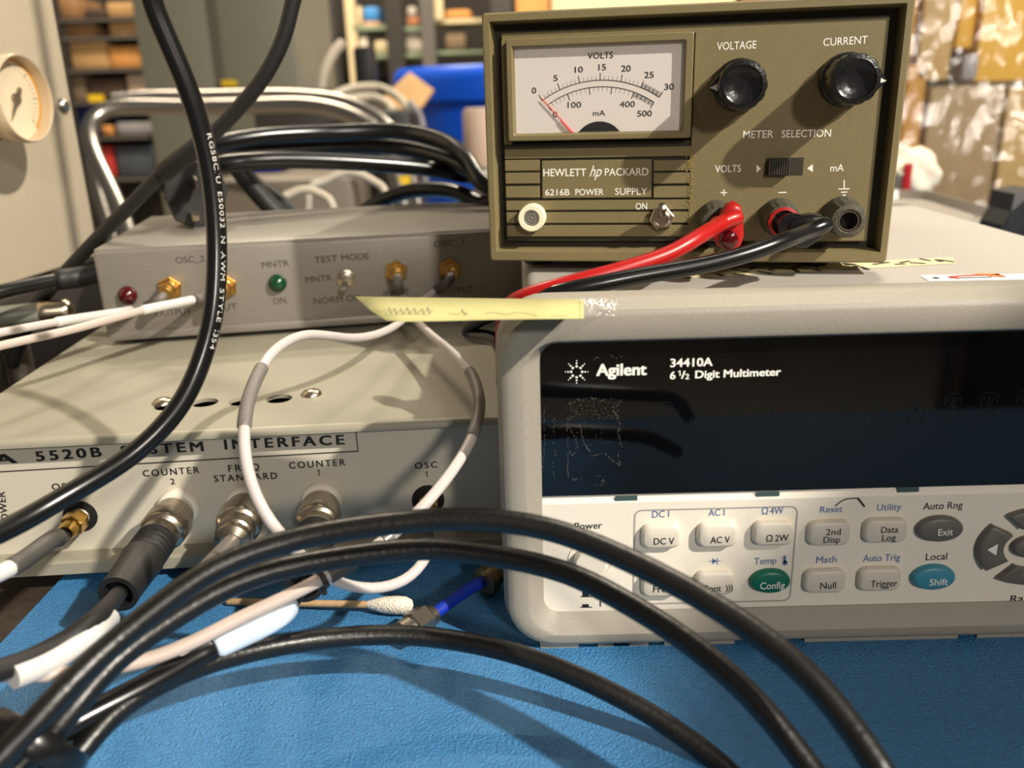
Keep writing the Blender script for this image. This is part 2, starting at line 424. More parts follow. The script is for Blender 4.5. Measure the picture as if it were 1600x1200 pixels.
# residue of peeled tape on the window
P = Print(AG, YP+.0002, .00012); rnd = random.Random(3)
def scrap(pts, n, amp, w, prob=.7):
    for a, b in zip(pts, pts[1:]):
        k = max(2, int(math.hypot(b[0]-a[0], b[1]-a[1])/2))
        last = None
        for i in range(k+1):
            t = i/k; p = (a[0]+(b[0]-a[0])*t+rnd.uniform(-amp, amp), a[1]+(b[1]-a[1])*t+rnd.uniform(-amp, amp))
            if last and rnd.random() < prob: P.line([last, p], rnd.uniform(.4, w))
            last = p
for pts, am, w_, pr_b in (([(889, 648), (886, 668), (888, 695), (887, 722), (888, 746)], 1.6, .9, .6), ([(887, 695), (894, 712), (902, 700), (900, 684), (890, 668)], 1.6, .9, .55), ([(905, 660), (912, 690), (925, 712), (945, 708), (955, 718), (969, 728)], 1.4, 1.2, .8),
      ([(969, 728), (966, 708), (971, 697), (966, 680), (968, 662), (958, 640)], 2.2, .9, .6), ([(889, 632), (905, 625), (925, 622), (942, 624), (958, 634)], 2.6, .8, .5), ([(866, 650), (864, 680), (867, 710), (865, 735), (868, 750)], 2.4, .8, .4), ([(888, 747), (905, 750), (922, 742), (940, 744), (944, 756), (930, 758)], 2.4, .8, .4),
      ([(928, 562), (945, 553), (962, 560), (977, 554)], 2.6, .7, .35), ([(850, 628), (851, 680), (849, 740)], 1.2, .6, .3)):
    scrap(pts, 0, am, w_, pr_b)
for i in range(230):
    x = 885+rnd.random()*85; y = 622+rnd.random()*(34 if rnd.random() < .7 else 75)
    if y > 660 and 905 < x < 955 and y > 700: continue
    a_ = rnd.uniform(0, 6.3); l_ = rnd.uniform(.5, 2.0); P.line([(x, y), (x+l_*cos(a_), y+l_*sin(a_))], rnd.uniform(.3, .7))
P.done(mat('dried_adhesive', (98, 95, 86), .35), win, 'tape_residue')
# panel print
P = Print(AG, YP)
for t, a, b, c in (('DC I', (1019, 809), (1045.5, 808), 10.5), ('AC I', (1107, 806.5), (1132, 805.5), 10.5), ('4W', (1203, 803.5), (1224, 802.5), 10.5),
        ('Ω', (1190, 804), (1200, 803.7), 10.5), ('Reset', (1281, 801), (1316, 800), 9.5), ('Utility', (1370, 798), (1408, 796.5), 10), ('Temp', (1178, 882), (1213, 880.5), 10),
        ('Math', (1275, 880), (1307, 878.5), 10), ('Auto Trig', (1348, 877.5), (1406, 875.5), 10)):
    P.text(t, a, b, c, bold=.006)
P.line([(1108, 877), (1126, 876.5)], 1.2); P.poly([(1113, 882), (1113, 872), (1120, 877)]); P.line([(1120.8, 882), (1120.8, 872)], 1.4)
P.disc((1226.5, 879.5), 4.4); P.line([(1226.5, 880), (1226, 868)], 3.6); P.line([(1221, 871), (1226, 871)], 1.2); P.line([(1221, 875), (1226, 875)], 1.2)
P.done(m_prtbl, fp)
P = Print(AG, YP)
P.text('Power', (898, 827), (941, 825.5), 10, bold=.006); P.text('Auto Rng', (1442, 796.5), (1503.5, 794), 10.5, bold=.006); P.text('Local', (1446, 875.5), (1479.5, 874), 10.5, bold=.006)
P.text('Range', (1578, 941), (1629, 939), 10.5, bold=.006)
P.poly([(907, 933), (925, 933), (925, 931.5), (907, 931.5)]); P.poly([(910, 932), (920, 932), (920, 924), (910, 924)])
P.poly([(907, 949.5), (925, 949.5), (925, 948), (907, 948)]); P.poly([(910, 948.5), (920, 948.5), (920, 944), (910, 944)]); P.line([(938, 948), (938, 939)], 2)
P.line([(938, 924), (938, 934)], 2)
P.done(m_prtbk, fp)
P = Print(AG, YP)
lo = AG.f(989, 944, YP); hi = AG.f(1252, 786, YP); r = rrect(lo.x, hi.x-.0009, lo.z, hi.z-.001, .002, 5)
P.line(r+[r[0]], .00045, local=True); P.done(m_prtgr, fp, 'key_border')
P = Print(AG, YP, .0001)
P.line([(1305, 791), (1313, 784), (1323, 779.5), (1335, 778.5), (1342, 779)], 2.0); P.line([(1340, 778), (1345, 784), (1351, 792)], 3.0); P.done(m_prtbk, fp, 'pen_mark')
# keys
YK = YP-.0022
def key(cx, cy, w, h, legends, m, mprint, oval=False):
    c = AG.f(cx, cy+4.5, YK); w2 = w/2/5.45*.001; h2 = (h-4)/2/5.3*.001
    bm = B()
    if oval: pts = [(c.x+w2*cos(a), c.z+h2*sin(a)) for a in [2*pi*i/36 for i in range(36)]]
    else: pts = rrect(c.x-w2, c.x+w2, c.z-h2, c.z+h2, min(h2*.62, .0026), 6)
    add_slab(bm, pts, YK, YP+.001, bev=.0011)
    k = obj('key', bm, m, ag, smooth=50)
    if legends:
        P = Print(AG, YK, .00008)
        for t, a, b, cap in legends: P.text(t, a, b, cap, bold=.004)
        P.done(mprint, k, 'key_legend')
    return k
key(1034, 836, 60, 42, [('DC V', (1021.5, 851), (1053.5, 850.3), 10)], m_key, m_prtbk)
key(1122, 834, 61, 43, [('AC V', (1110, 849), (1140.5, 848), 10)], m_key, m_prtbk)
key(1210, 831, 62, 43, [('Ω', (1197, 846.5), (1207, 846.2), 10), ('2W', (1211, 846), (1232, 845), 10)], m_key, m_prtbk)
key(1033, 912, 60, 43, [('Freq', (1020.5, 925.5), (1048.5, 925), 10)], m_key, m_prtbk)
key(1118, 909, 60, 43, [('Cont', (1098, 925), (1127, 924), 10), (')))', (1134, 923), (1145, 922.5), 9)], m_key, m_prtbk)
key(1205, 907, 62, 43, [('Config', (1187.5, 921), (1226, 919.5), 10.5)], m_keygr, m_prtw, True)
key(1297, 831, 64, 44, [('2nd', (1290.5, 836.5), (1313.5, 835.5), 9.5), ('Disp', (1286.5, 848.5), (1312.5, 847.5), 9.5)], m_key, m_prtbk)
key(1385, 827, 65, 43, [('Data', (1376.5, 833), (1403.5, 832), 9.5), ('Log', (1378, 845.5), (1399.5, 844.5), 9.5)], m_key, m_prtbk)
key(1471, 825, 70, 45, [('Exit', (1465.5, 837), (1488.5, 836), 10)], m_keydk, m_prtw, True)
key(1290, 906, 64, 43, [('Null', (1281.5, 920.5), (1306, 919.5), 10)], m_key, m_prtbk)
key(1376, 903, 65, 43, [('Trigger', (1360, 917.5), (1401.5, 916), 10)], m_key, m_prtbk)
key(1461, 901, 67, 45, [('Shift', (1452, 915), (1480.5, 914), 10)], m_keybl, m_prtw, True)
c = AG.f(1626, 857, YK)
def sector(a0, a1, r0, r1, legend):
    n = 12; pts = [(c.x+r1*1.02*cos(radians(a0+(a1-a0)*i/n)), c.z+r1*.72*sin(radians(a0+(a1-a0)*i/n))) for i in range(n+1)]
    pts += [(c.x+r0*cos(radians(a1+(a0-a1)*i/n)), c.z+r0*.72*sin(radians(a1+(a0-a1)*i/n))) for i in range(n+1)]
    bm = B(); add_slab(bm, pts, YK, YP+.001, bev=.0009); k = obj('arrow_key', bm, m_keydk, ag, smooth=50)
    P = Print(AG, YK, .00008); am = radians((a0+a1)/2); rm = (r0+r1)/2
    u = Vector((cos(am), sin(am))); t = Vector((-sin(am), cos(am))); o = Vector((c.x+cos(am)*rm, c.z+sin(am)*rm*.72))
    P.lpoly([o+u*.0015, o-u*.0012+t*.0018, o-u*.0012-t*.0018]); P.done(m_prtw, k, 'key_legend')
for a in (0, 90, 180, 270): sector(a-36, a+36, .0098, .0168, a)
bm = B(); add_slab(bm, [(c.x+.0074*cos(2*pi*i/32), c.z+.0036*sin(2*pi*i/32)) for i in range(32)], YK, YP+.001, bev=.001); obj('key', bm, m_keydk, ag, smooth=50)
pc = AG.f(922, 874, YP)
bm = B(); add_lathe(bm, [(.0063, 0), (.0061, -.0004), (.0052, .0006), (.0050, .0008)], (pc.x, YP+.0001, pc.z), (0, 1, 0), 40, cap=False); obj('power_button_surround', bm, m_panelw, ag, smooth=50)
bm = B(); add_lathe(bm, [(.0045, .002), (.0045, -.0022), (.0041, -.0030), (.0020, -.0028), (.0004, -.0027)], (pc.x, YP, pc.z), (0, 1, 0), 40); obj('power_button', bm, m_panelw, ag, smooth=50)
# labels stuck to the lid
def toplabel(name, pts, m, lift=.00012):
    bm = B(); v = [bm.verts.new(AG.top(x, y, .092)+Vector((0, 0, lift))) for x, y in pts]; bm.faces.new(v)
    return obj(name, bm, m, ag, smooth=0)
lab = toplabel('tape_label', [(1040, 437), (1494, 412), (1488, 402), (1040, 425)], mat('cream_masking_tape', (226, 214, 168), .7))
lab['label'] = 'strip of cream masking tape with black marker strokes'
bm = B(); rnd = random.Random(5)
for i in range(14):
    x = 1048+i*32+rnd.uniform(-6, 6); yb = 432-(x-1040)*.055
    for k in range(2):
        a = (x+rnd.uniform(-8, 12), yb+rnd.uniform(-6, 3)); b2 = (a[0]+rnd.uniform(8, 26), a[1]+rnd.uniform(-5, 5))
        p, q = AG.top(*a, .092), AG.top(*b2, .092); d = (q-p); nn = Vector((-d.y, d.x, 0)).normalized()*.0007
        bm.faces.new([bm.verts.new(w+Vector((0, 0, .0003))) for w in (p-nn, q-nn, q+nn, p+nn)])
obj('marker_strokes', bm, m_prtbk, lab, smooth=0)
lab = toplabel('sticker', [(1452, 440), (1640, 437), (1620, 428), (1436, 430.5)], m_prtw); lab['label'] = 'white sticker with a red and orange swoosh'
def topstroke(pts, w, m, nm):
    bm = B(); Q = [AG.top(*p, .092) for p in pts]
    for p, q in zip(Q, Q[1:]):
        d = q-p; nn = Vector((-d.y, d.x, 0)).normalized()*w/2
        bm.faces.new([bm.verts.new(x+Vector((0, 0, .0003))) for x in (p-nn, q-nn, q+nn, p+nn)])
    obj(nm, bm, m, lab, smooth=0)
topstroke([(1500, 436), (1483, 434), (1500, 432.2), (1530, 430.8), (1558, 430.8), (1570, 433.5)], .0016, mat('red_ink', (214, 62, 54), .6), 'swoosh')
topstroke([(1525, 429.2), (1562, 429.8), (1545, 431.5), (1568, 433.3)], .0018, mat('orange_ink', (236, 140, 60), .6), 'swoosh')
topstroke([(1498, 435.3), (1530, 434.4), (1550, 434)], .0008, m_prtbk, 'printed_lettering')
topstroke([(1458, 435.5), (1462, 434.2), (1467, 435.2), (1458, 435.7)], .0006, m_prtbk, 'printed_lettering')
topstroke([(1458, 435.5), (1464, 436.2), (1467, 435.2)], .0006, m_prtbk, 'printed_lettering')

# ================================================================== POWER SUPPLY
_a = pz(766, 408, .0965); _b = pz(1385, 411, .0965)
HP = Frame(_a, atan2(_b.y-_a.y, _b.x-_a.x)); HW, HH = (_b-_a).length, .0815
hp = empty('bench_power_supply', 'olive green analogue bench power supply standing on top of the grey multimeter', 'power supply', HP.o, HP.yaw)
bm = B()
add_loft(bm, [ring3(rrect(x0, x1, z0, z1, r, 4), y) for (x0, x1, z0, z1, r, y) in ((.002, HW-.002, .0015, HH-.0015, .0012, .013), (0, HW, 0, HH, .0014, .0125), (0, HW, 0, HH, .0014, .0006), (.0005, HW-.0005, .0005, HH-.0005, .0012, 0),
      (.0023, HW-.0022, .0034, HH-.0026, .0004, 0), (.0025, HW-.0024, .0036, HH-.0028, .0004, .0003), (.0031, HW-.0030, .0042, HH-.0034, .0003, .0072))])
obj('bezel', bm, m_olive, hp, smooth=30)
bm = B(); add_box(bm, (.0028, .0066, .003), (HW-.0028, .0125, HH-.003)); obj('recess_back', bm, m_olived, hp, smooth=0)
bm = B(); add_box(bm, (.0025, .0125, .002), (HW-.0025, .172, HH-.002), bev=.001); obj('case', bm, m_olivec, hp)
for fx in (.014, HW-.02):
    for fy in (.022, .15):
        bm = B(); add_lathe(bm, [(.0052, 0), (.0058, .0026), (.0058, .0062)], (fx, fy, -.0045), (0, 0, 1), 20); obj('foot', bm, m_blks, hp)
YF = .0030   # face of the front plate
pl = HP.f(778, 43, YF); pr = HP.f(1399, 20, YF); pb = HP.f(1355, 388, YF)
PX0, PX1, PZ0, PZ1 = .0058, HW-.0062, .0066, HH-.0062
gx = HP.f(1077, 300, YF).x     # right end of the grooved area
bm = B(); add_box(bm, (gx, YF, PZ0), (PX1, .0070, PZ1), bev=.0003, seg=1)
zt = HP.f(900, 226, YF).z
_m0, _m1 = HP.f(790, 61, -.0008), HP.f(1085, 48, -.0008)
add_box(bm, (PX0, YF, _m0.z-.0004), (gx+.0006, .0070, PZ1), bev=.0003, seg=1)
add_box(bm, (PX0, YF, zt+.0004), (_m0.x+.0004, .0070, _m0.z), bev=.0001, seg=1)
plate = obj('front_plate', bm, m_olive, hp, smooth=25)
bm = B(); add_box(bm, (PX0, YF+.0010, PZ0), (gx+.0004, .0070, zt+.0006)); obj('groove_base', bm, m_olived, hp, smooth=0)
slats = [(794, 1076, 231, 246), (794, 843, 250, 267), (1021, 1075, 250, 267), (794, 843, 270, 287), (1021, 1075, 270, 287), (794, 843, 291, 309), (1021, 1075, 291, 309),
         (794, 1075, 313, 328), (794, 1074, 331.5, 348.5), (794, 1073, 352, 369.5), (847, 1018, 250, 309)]
bm = B()
for a, b, t, d in slats:
    m_ = (a+b)/2; ly = lambda y, x: y-(x-935)*.012
    x0 = PX0 if a == 794 else HP.f(a, (t+d)/2, YF).x; x1 = gx+.0004 if b > 1070 else HP.f(b, (t+d)/2, YF).x
    z1 = HP.f(m_, t, YF).z; z0 = HP.f(m_, d, YF).z
    # slats run level on the plate
    off = 0
    add_box(bm, (x0, YF+.0001, z0), (x1, YF+.003, z1), bev=.00012, seg=1)
obj('grooved_plate', bm, m_olive, hp, smooth=0)
# meter
YM = -.0008
o0 = HP.f(790, 61, YM); o1 = HP.f(1085, 48, YM); o2 = HP.f(795, 221, YM)
mx0, mx1, mz0, mz1 = o0.x, o1.x, o2.z, o0.z
bm = B()
add_loft(bm, [ring3(rrect(x0, x1, z0, z1, .0006, 3), y) for (x0, x1, z0, z1, y) in ((mx0, mx1, mz0, mz1, YF+.002), (mx0, mx1, mz0, mz1, YM+.0003), (mx0+.0003, mx1-.0003, mz0+.0003, mz1-.0003, YM),
      (mx0+.0017, mx1-.0022, mz0+.0017, mz1-.0022, YM), (mx0+.0022, mx1-.0028, mz0+.0022, mz1-.0026, YM+.0008), (mx0+.0024, mx1-.0030, mz0+.0024, mz1-.0028, YM+.0032))])
meter = obj('meter_frame', bm, m_olive, hp, smooth=30)
YD = YM+.0026
bm = B(); add_box(bm, (mx0+.002, YD, mz0+.002), (mx1-.002, YD+.001, mz1-.002)); dial = obj('dial_card', bm, m_dial, hp, smooth=0)
bm = B(); add_box(bm, (mx0+.002, YM+.0006, mz0+.002), (mx1-.0024, YM+.0010, mz1-.0024)); obj('meter_glass', bm, m_glass, hp, smooth=0)
P = Print(HP, YD)
for t, a, b, cp, bo in (('VOLTS', (918, 92), (958, 90.5), 9.5, .01), ('0', (831, 146), (838, 145.7), 9, .01), ('5', (865, 126.5), (871.5, 126.2), 9, .01), ('10', (898, 113.5), (911, 113), 9, .01), ('15', (935, 110), (947, 109.5), 9.5, .01),
      ('20', (970.5, 112), (985.5, 111.5), 9.5, .01), ('25', (1006.5, 122), (1021.5, 121.5), 9.5, .01), ('30', (1038, 140.5), (1053, 140), 9.5, .01), ('0', (864, 183.5), (871, 183.2), 9, .005),
      ('100', (887, 168.5), (908, 168), 9, .005), ('400', (968, 167.5), (992, 167), 9, .005), ('500', (995.5, 182), (1018.5, 181.5), 9, .01), ('mA', (926.5, 181), (945.5, 180.5), 8.5, .004)):
    P.text(t, a, b, cp, bold=bo)
def circ3(p, q, r):
    ax, ay, bx, by, cx, cy = p[0], p[1], q[0], q[1], r[0], r[1]; d = 2*(ax*(by-cy)+bx*(cy-ay)+cx*(ay-by))
    ux = ((ax*ax+ay*ay)*(by-cy)+(bx*bx+by*by)*(cy-ay)+(cx*cx+cy*cy)*(ay-by))/d
    uy = ((ax*ax+ay*ay)*(cx-bx)+(bx*bx+by*by)*(ax-cx)+(cx*cx+cy*cy)*(bx-ax))/d
    return ux, uy, math.hypot(ax-ux, ay-uy)
def xz(p): q = HP.f(p[0], p[1], YD); return (q.x, q.z)
for pts, n, maj, out, dense in (((847.5, 157), (940, 125.2), (1030, 152)), 30, 5, 1, 25), (((856, 164), (940, 135.5), (1022, 160)), 25, 5, -1, 20):
    A_, Bm, C_ = map(xz, pts); ux, uy, R_ = circ3(A_, Bm, C_); a0 = atan2(A_[1]-uy, A_[0]-ux); a1 = atan2(C_[1]-uy, C_[0]-ux)
    P.line([(ux+R_*cos(a0+(a1-a0)*i/40), uy+R_*sin(a0+(a1-a0)*i/40)) for i in range(41)], .00026, local=True)
    for i in range(n*(5 if False else 1)+1):
        a = a0+(a1-a0)*i/n; L = .0022 if i % maj == 0 else .0014
        P.line([(ux+R_*cos(a), uy+R_*sin(a)), (ux+(R_+out*L)*cos(a), uy+(R_+out*L)*sin(a))], .00026 if i % maj == 0 else .00009, local=True)
    for i in range(dense*5, n*5):
        a = a0+(a1-a0)*(i+.5)/(n*5)
        P.line([(ux+R_*cos(a), uy+R_*sin(a)), (ux+(R_+out*.0015)*cos(a), uy+(R_+out*.0015)*sin(a))], .00010, local=True)
P.done(m_prtbk, dial, 'dial_markings')
P = Print(HP, YD, .00016)
ce = HP.f(936, 226, YD); P.lpoly([(ce.x+.0082*cos(pi*i/24), max(mz0+.0025, ce.z+.0075*sin(pi*i/24))) for i in range(25)])
P.done(m_blacksoft, dial, 'dial_cutout')
na, nb_ = HP.f(846.5, 154, YM+.0019), HP.f(897, 209, YM+.0019)
bm = B(); add_lathe(bm, [(.00018, 0), (.00022, (nb_-na).length)], na, nb_-na, 8); obj('needle', bm, m_redneedle, hp)
bm = B(); n2 = HP.f(893, 207, YM+.0019); n3 = HP.f(876, 188, YM+.0019); add_lathe(bm, [(.0004, 0), (.0003, (n3-n2).length)], n2, n3-n2, 8); obj('needle_tail', bm, m_redneedle, hp)
# lettering on plate
P = Print(HP, YF)
for t, a, b, cp, bo in (('VOLTAGE', (1120, 78.5), (1181.5, 75.5), 12, .004), ('CURRENT', (1286, 72), (1355, 68), 12, .004), ('METER', (1161, 216), (1208, 215), 11.5, .004), ('SELECTION', (1221, 215), (1298, 213.5), 11.5, .004),
      ('VOLTS', (1117, 269.5), (1157.5, 268.5), 11, .006), ('mA', (1297, 268), (1318, 267.5), 11, .006), ('ON', (993, 327.5), (1011, 327), 10, .008)):
    P.text(t, a, b, cp, bold=bo)
P.poly([(1182, 270), (1182, 257), (1189, 263.5)]); P.poly([(1270, 269), (1270, 256.5), (1261, 263)])
P.line([(1126, 301), (1136, 301)], 1.8); P.line([(1131, 306), (1131, 296)], 1.8); P.line([(1216, 301), (1229, 300.5)], 1.8)
P.line([(1319, 281), (1319, 295)], 1.8); P.line([(1310, 295.5), (1327.5, 295)], 1.8); P.line([(1314, 300.5), (1324, 300)], 1.8); P.line([(1316.5, 305), (1321.5, 305)], 1.8)
P.done(m_prtw, plate)
P = Print(HP, YF+.0001)
for t, a, b, cp, bo, sh in (('HEWLETT', (849, 275.5), (916, 275), 11.5, .008, 0), ('PACKARD', (945, 274.5), (1013, 274), 11.5, .004, 0), ('6216B', (852, 305.5), (890, 305), 9.5, .006, 0), ('POWER', (899, 305), (943, 304.5), 9.5, .006, 0),
      ('SUPPLY', (961, 304.5), (1011, 304), 10.5, .002, 0), ('hp', (921, 276), (940.5, 275.5), 17, .002, .45)):
    P.text(t, a, b, cp, bold=bo, shear=sh)
P.done(m_prtw, plate)
# knobs
def hpknob(cx, cy, ang, turn):
    c0 = HP.f(cx, cy, -.012); o = (c0.x, YF, c0.z); d = (0, -1, 0)
    flute = lambda i, s: 1 - (.035 if (i % 6) < 2 else 0)
    bm = B()
    add_lathe(bm, [(.0082, -.0005), (.0082, .0035), (.0079, .0042), (.0071, .0045)], o, d, 48, cap=False)
    add_lathe(bm, [(.0074, .004), (.0074, .0164), (.0070, .0174)], o, d, 72, cap=False, rfun=flute, rot=turn)
    add_lathe(bm, [(.0070, .0174), (.0058, .0176), (.0056, .0168), (.0045, .0161), (.002, .0158), (.0001, .0158)], o, d, 72, cap=False)
    # pointer wing
    a = radians(ang); u = Vector((cos(a), 0, sin(a))); w = Vector((-sin(a), 0, cos(a)))
    base = Vector(o); R = .0074
    prof = [base+u*R*.85+w*.0040, base+u*(R+.0026), base+u*R*.85-w*.0040]
    add_loft(bm, [[p+Vector((0, -.006, 0)) for p in prof], [p+Vector((0, -.0125, 0)) for p in prof]], capa=True, capb=True)
    k = obj('knob', bm, m_bak, hp, smooth=40)
    bm = B(); t = [base+u*(R+.0022), base+u*(R-.0004)+w*.0012, base+u*(R-.0004)-w*.0012]
    add_loft(bm, [[p+Vector((0, -.0123, 0)) for p in t], [p+Vector((0, -.0127, 0)) for p in t]], capa=True, capb=True); obj('pointer_mark', bm, m_prtw, k, smooth=0)
hpknob(1160, 133, 183, .2); hpknob(1335, 124, -4, .45)
# slide switch
s0, s1 = HP.f(1195, 274, YF), HP.f(1256, 246, YF)
bm = B(); add_box(bm, (s0.x, YF-.00015, s0.z), (s1.x, YF+.0005, s1.z)); add_box(bm, (s0.x, YF-.0002, s0.z), (s1.x, YF-.0001, s0.z+.0004)); sw = obj('slide_switch', bm, m_olived, hp, smooth=0)
t0, t1 = HP.f(1199, 273, YF), HP.f(1234, 248, YF)
bm = B(); add_box(bm, (t0.x, YF-.0022, t0.z), (t1.x, YF, t1.z), bev=.0002, seg=1)
for i in range(9):
    x = t0.x+(t1.x-t0.x)*(i+.5)/9; add_box(bm, (x-.00022, YF-.0029, t0.z+.0002), (x+.00022, YF-.002, t1.z-.0002))
obj('slider', bm, mat('worn_black_slider', (58, 54, 48), .4), sw, smooth=0)
# binding posts
def post(cx, cy, hole=True, mcap=m_bakd):
    c0 = HP.f(cx, cy, -.010); o = (c0.x, YF, c0.z); d = (0, -1, 0); bm = B()
    add_lathe(bm, [(.0062, -.0005), (.0063, .003), (.0057, .0045), (.0056, .0118), (.0052, .0135)], o, d, 64, cap=False, rfun=lambda i, s: 1-(.05 if i % 4 < 2 and .004 < s < .0125 else 0))
    add_lathe(bm, [(.0052, .0135), (.0038, .0139), (.0032, .0136), (.0032, .0138)], o, d, 64, cap=False)
    add_lathe(bm, [(.0034, .0138), (.0034, .002)], o, d, 32, cap=False)
    p = obj('binding_post', bm, mcap, hp, smooth=40)
    bm = B(); add_lathe(bm, [(.0033, .0128), (.0031, .0133), (.0028, .0133), (.0028, .005)], o, d, 28, cap=False); obj('socket_ring', bm, m_nick, p)
    bm = B(); add_lathe(bm, [(.0028, .0085), (.0027, .003)], o, d, 24); obj('socket_hole', bm, m_blacksoft, p)
    return Vector(o)
POST = [post(1122, 350), post(1224, 347), post(1326, 345)]
# toggle switch
c0 = HP.f(1034, 343, -.001); o = Vector((c0.x, YF, c0.z)); bm = B()
add_lathe(bm, [(.0042, 0), (.0042, .0016), (.0038, .0019)], o, (0, -1, 0), 6, rot=.2); tg = obj('toggle_nut', bm, m_nick, hp, smooth=0)
bm = B(); add_lathe(bm, [(.0030, .001), (.0030, .0032), (.0022, .0036), (.0021, .003)], o, (0, -1, 0), 24); obj('toggle_bush', bm, m_nick, tg)
bm = B(); add_lathe(bm, [(.0012, .002), (.0015, .0080), (.0014, .0092), (.0005, .0097)], o, (0, -1, .62), 16); obj('toggle_lever', bm, m_chrome, tg)
# pilot lamp
c0 = HP.f(829, 342, -.003); o = Vector((c0.x, YF, c0.z)); bm = B()
add_lathe(bm, [(.0047, 0), (.0047, .0040), (.0044, .0046), (.0029, .0046), (.0027, .0040)], o, (0, -1, 0), 40, cap=False); plm = obj('pilot_lamp', bm, m_cream, hp)
bm = B(); add_lathe(bm, [(.0028, .003), (.0027, .0041), (.0022, .0044), (.0020, .0041), (.0013, .0043), (.0011, .0040), (.0005, .0042), (.0001, .0042)], o, (0, -1, 0), 32, cap=False); obj('lamp_lens', bm, m_lens, plm)
# old glue streak beside the grooves
bm = B(); rnd = random.Random(11)
for i in range(260):
    p = HP.f(1080+rnd.gauss(0, 3.2)-(i % 2)*rnd.uniform(0, 12)*(rnd.random() < .3), rnd.uniform(232, 375), YF); r = rnd.uniform(.00006, .00020)
    add_box(bm, (p.x-r, YF-.00012, p.z-r*1.2), (p.x+r, YF+.0001, p.z+r*1.2))
tr = obj('glue_residue', bm, mat('old_glue', (158, 138, 84), .5), hp, smooth=0); tr['kind'] = 'stuff'

# ================================================================== INTERFACE BOX
IF = Frame(pz(180, 892, .004), radians(3.7)); IF.o.z = 0
ifx0, ifx1, ifz0, ifz1, ifd = -.052, .1365, .004, .0525, .205
YI = .0068
itf = empty('interface_unit', 'wide putty grey interface box with a row of coaxial sockets left of the multimeter', 'electronics box', IF.o, IF.yaw)
holes = [IF.top(px_, py_, ifz1) for px_, py_ in ((262, 634), (320, 629), (378, 627), (436, 623))]
bm = B()
oy = .0005
outer = [(ifx0, oy+.0016), (ifx1, oy+.0016), (ifx1, ifd), (ifx0, ifd)]
ed = []
vs = [bm.verts.new((x, y, ifz1)) for x, y in outer]; ed += [bm.edges.new((vs[i], vs[(i+1) % 4])) for i in range(4)]
for h in holes:
    c_ = [bm.verts.new((h.x+.0046*cos(2*pi*i/28), h.y+.0046*sin(2*pi*i/28), ifz1)) for i in range(28)]
    ed += [bm.edges.new((c_[i], c_[(i+1) % 28])) for i in range(28)]
    for i in range(28): pass
bmesh.ops.triangle_fill(bm, use_beauty=True, edges=ed, normal=(0, 0, 1))
for h in holes:
    add_loft(bm, [[(h.x+.0046*cos(2*pi*i/28), h.y+.0046*sin(2*pi*i/28), z) for i in range(28)] for z in (ifz1, ifz1-.0013)])
prof = [(oy+.0016, ifz1), (oy+.0008, ifz1-.0001), (oy, ifz1-.0005), (oy-.0005, ifz1-.0011), (oy-.0006, ifz1-.0018), (oy-.0006, ifz1-.0025), (oy+.0006, ifz1-.0025), (oy+.0008, ifz1-.0017), (oy+.0016, ifz1-.0012)]
R0 = [bm.verts.new((ifx0, y, z)) for y, z in prof]; R1 = [bm.verts.new((ifx1, y, z)) for y, z in prof]
for i in range(len(prof)-1): bm.faces.new((R0[i], R1[i], R1[i+1], R0[i+1]))
bm.faces.new(R0); bm.faces.new(R1[::-1])
for x in (ifx0, ifx1-.0012): add_box(bm, (x, .0003, ifz0+.004), (x+.0012, ifd, ifz1-.0004))
obj('cover', bm, m_beige, itf, smooth=40)
bm = B(); add_box(bm, (ifx0+.0013, YI+.003, ifz0+.002), (ifx1-.0013, ifd, ifz1-.0055)); obj('inner_chassis', bm, m_blacksoft, itf, smooth=0)
bm = B(); add_box(bm, (ifx0+.0013, YI, ifz0), (ifx1-.0013, YI+.003, ifz1-.0014)); ifp = obj('front_panel', bm, m_ifpanel, itf, smooth=0)
bm = B(); add_prism_x(bm, [(-.0005, ifz0), (-.0005, ifz0+.0040), (.0002, ifz0+.0047), (.0010, ifz0+.0049), (YI+.001, ifz0+.0050), (ifd, ifz0+.0048), (ifd, ifz0)], ifx0, ifx1); obj('bottom_cover', bm, m_beige, itf, smooth=30)
for x in (ifx0+.02, ifx1-.02):
    for y in (.02, ifd-.02):
        bm = B(); add_lathe(bm, [(.006, 0), (.007, ifz0)], (x, y, 0), (0, 0, 1), 20); obj('foot', bm, m_blks, itf)
for q in ((255, 630), (487, 616.5)):
    c_ = IF.top(q[0], q[1], ifz1); bm = B(); add_lathe(bm, [(.0037, 0), (.0036, .0006), (.0028, .0015), (.0014, .0020), (.0001, .0021)], (c_.x, c_.y, ifz1), (0, 0, 1), 24, cap=False)
    obj('screw', bm, m_nick, itf, smooth=60)
P = Print(IF, YI)
P.text('LA', (-34, 727), (28, 723), 14.5, bold=.026); P.text('5520B', (57, 720.5), (160, 713), 14.5, bold=.026, spacing=1.35)
P.text('SYSTEM', (190, 711.5), (319, 704.5), 14.5, bold=.026, spacing=1.35); P.text('INTERFACE', (351, 702), (539, 694), 14.5, bold=.026, spacing=1.35)
P.line([(-80, 704.5), (400, 677), (557, 668)], 2.2); P.line([(-80, 742), (100, 731.5), (400, 714), (560, 705)], 2.2); P.line([(555, 666.5), (559.5, 706)], 1.8)
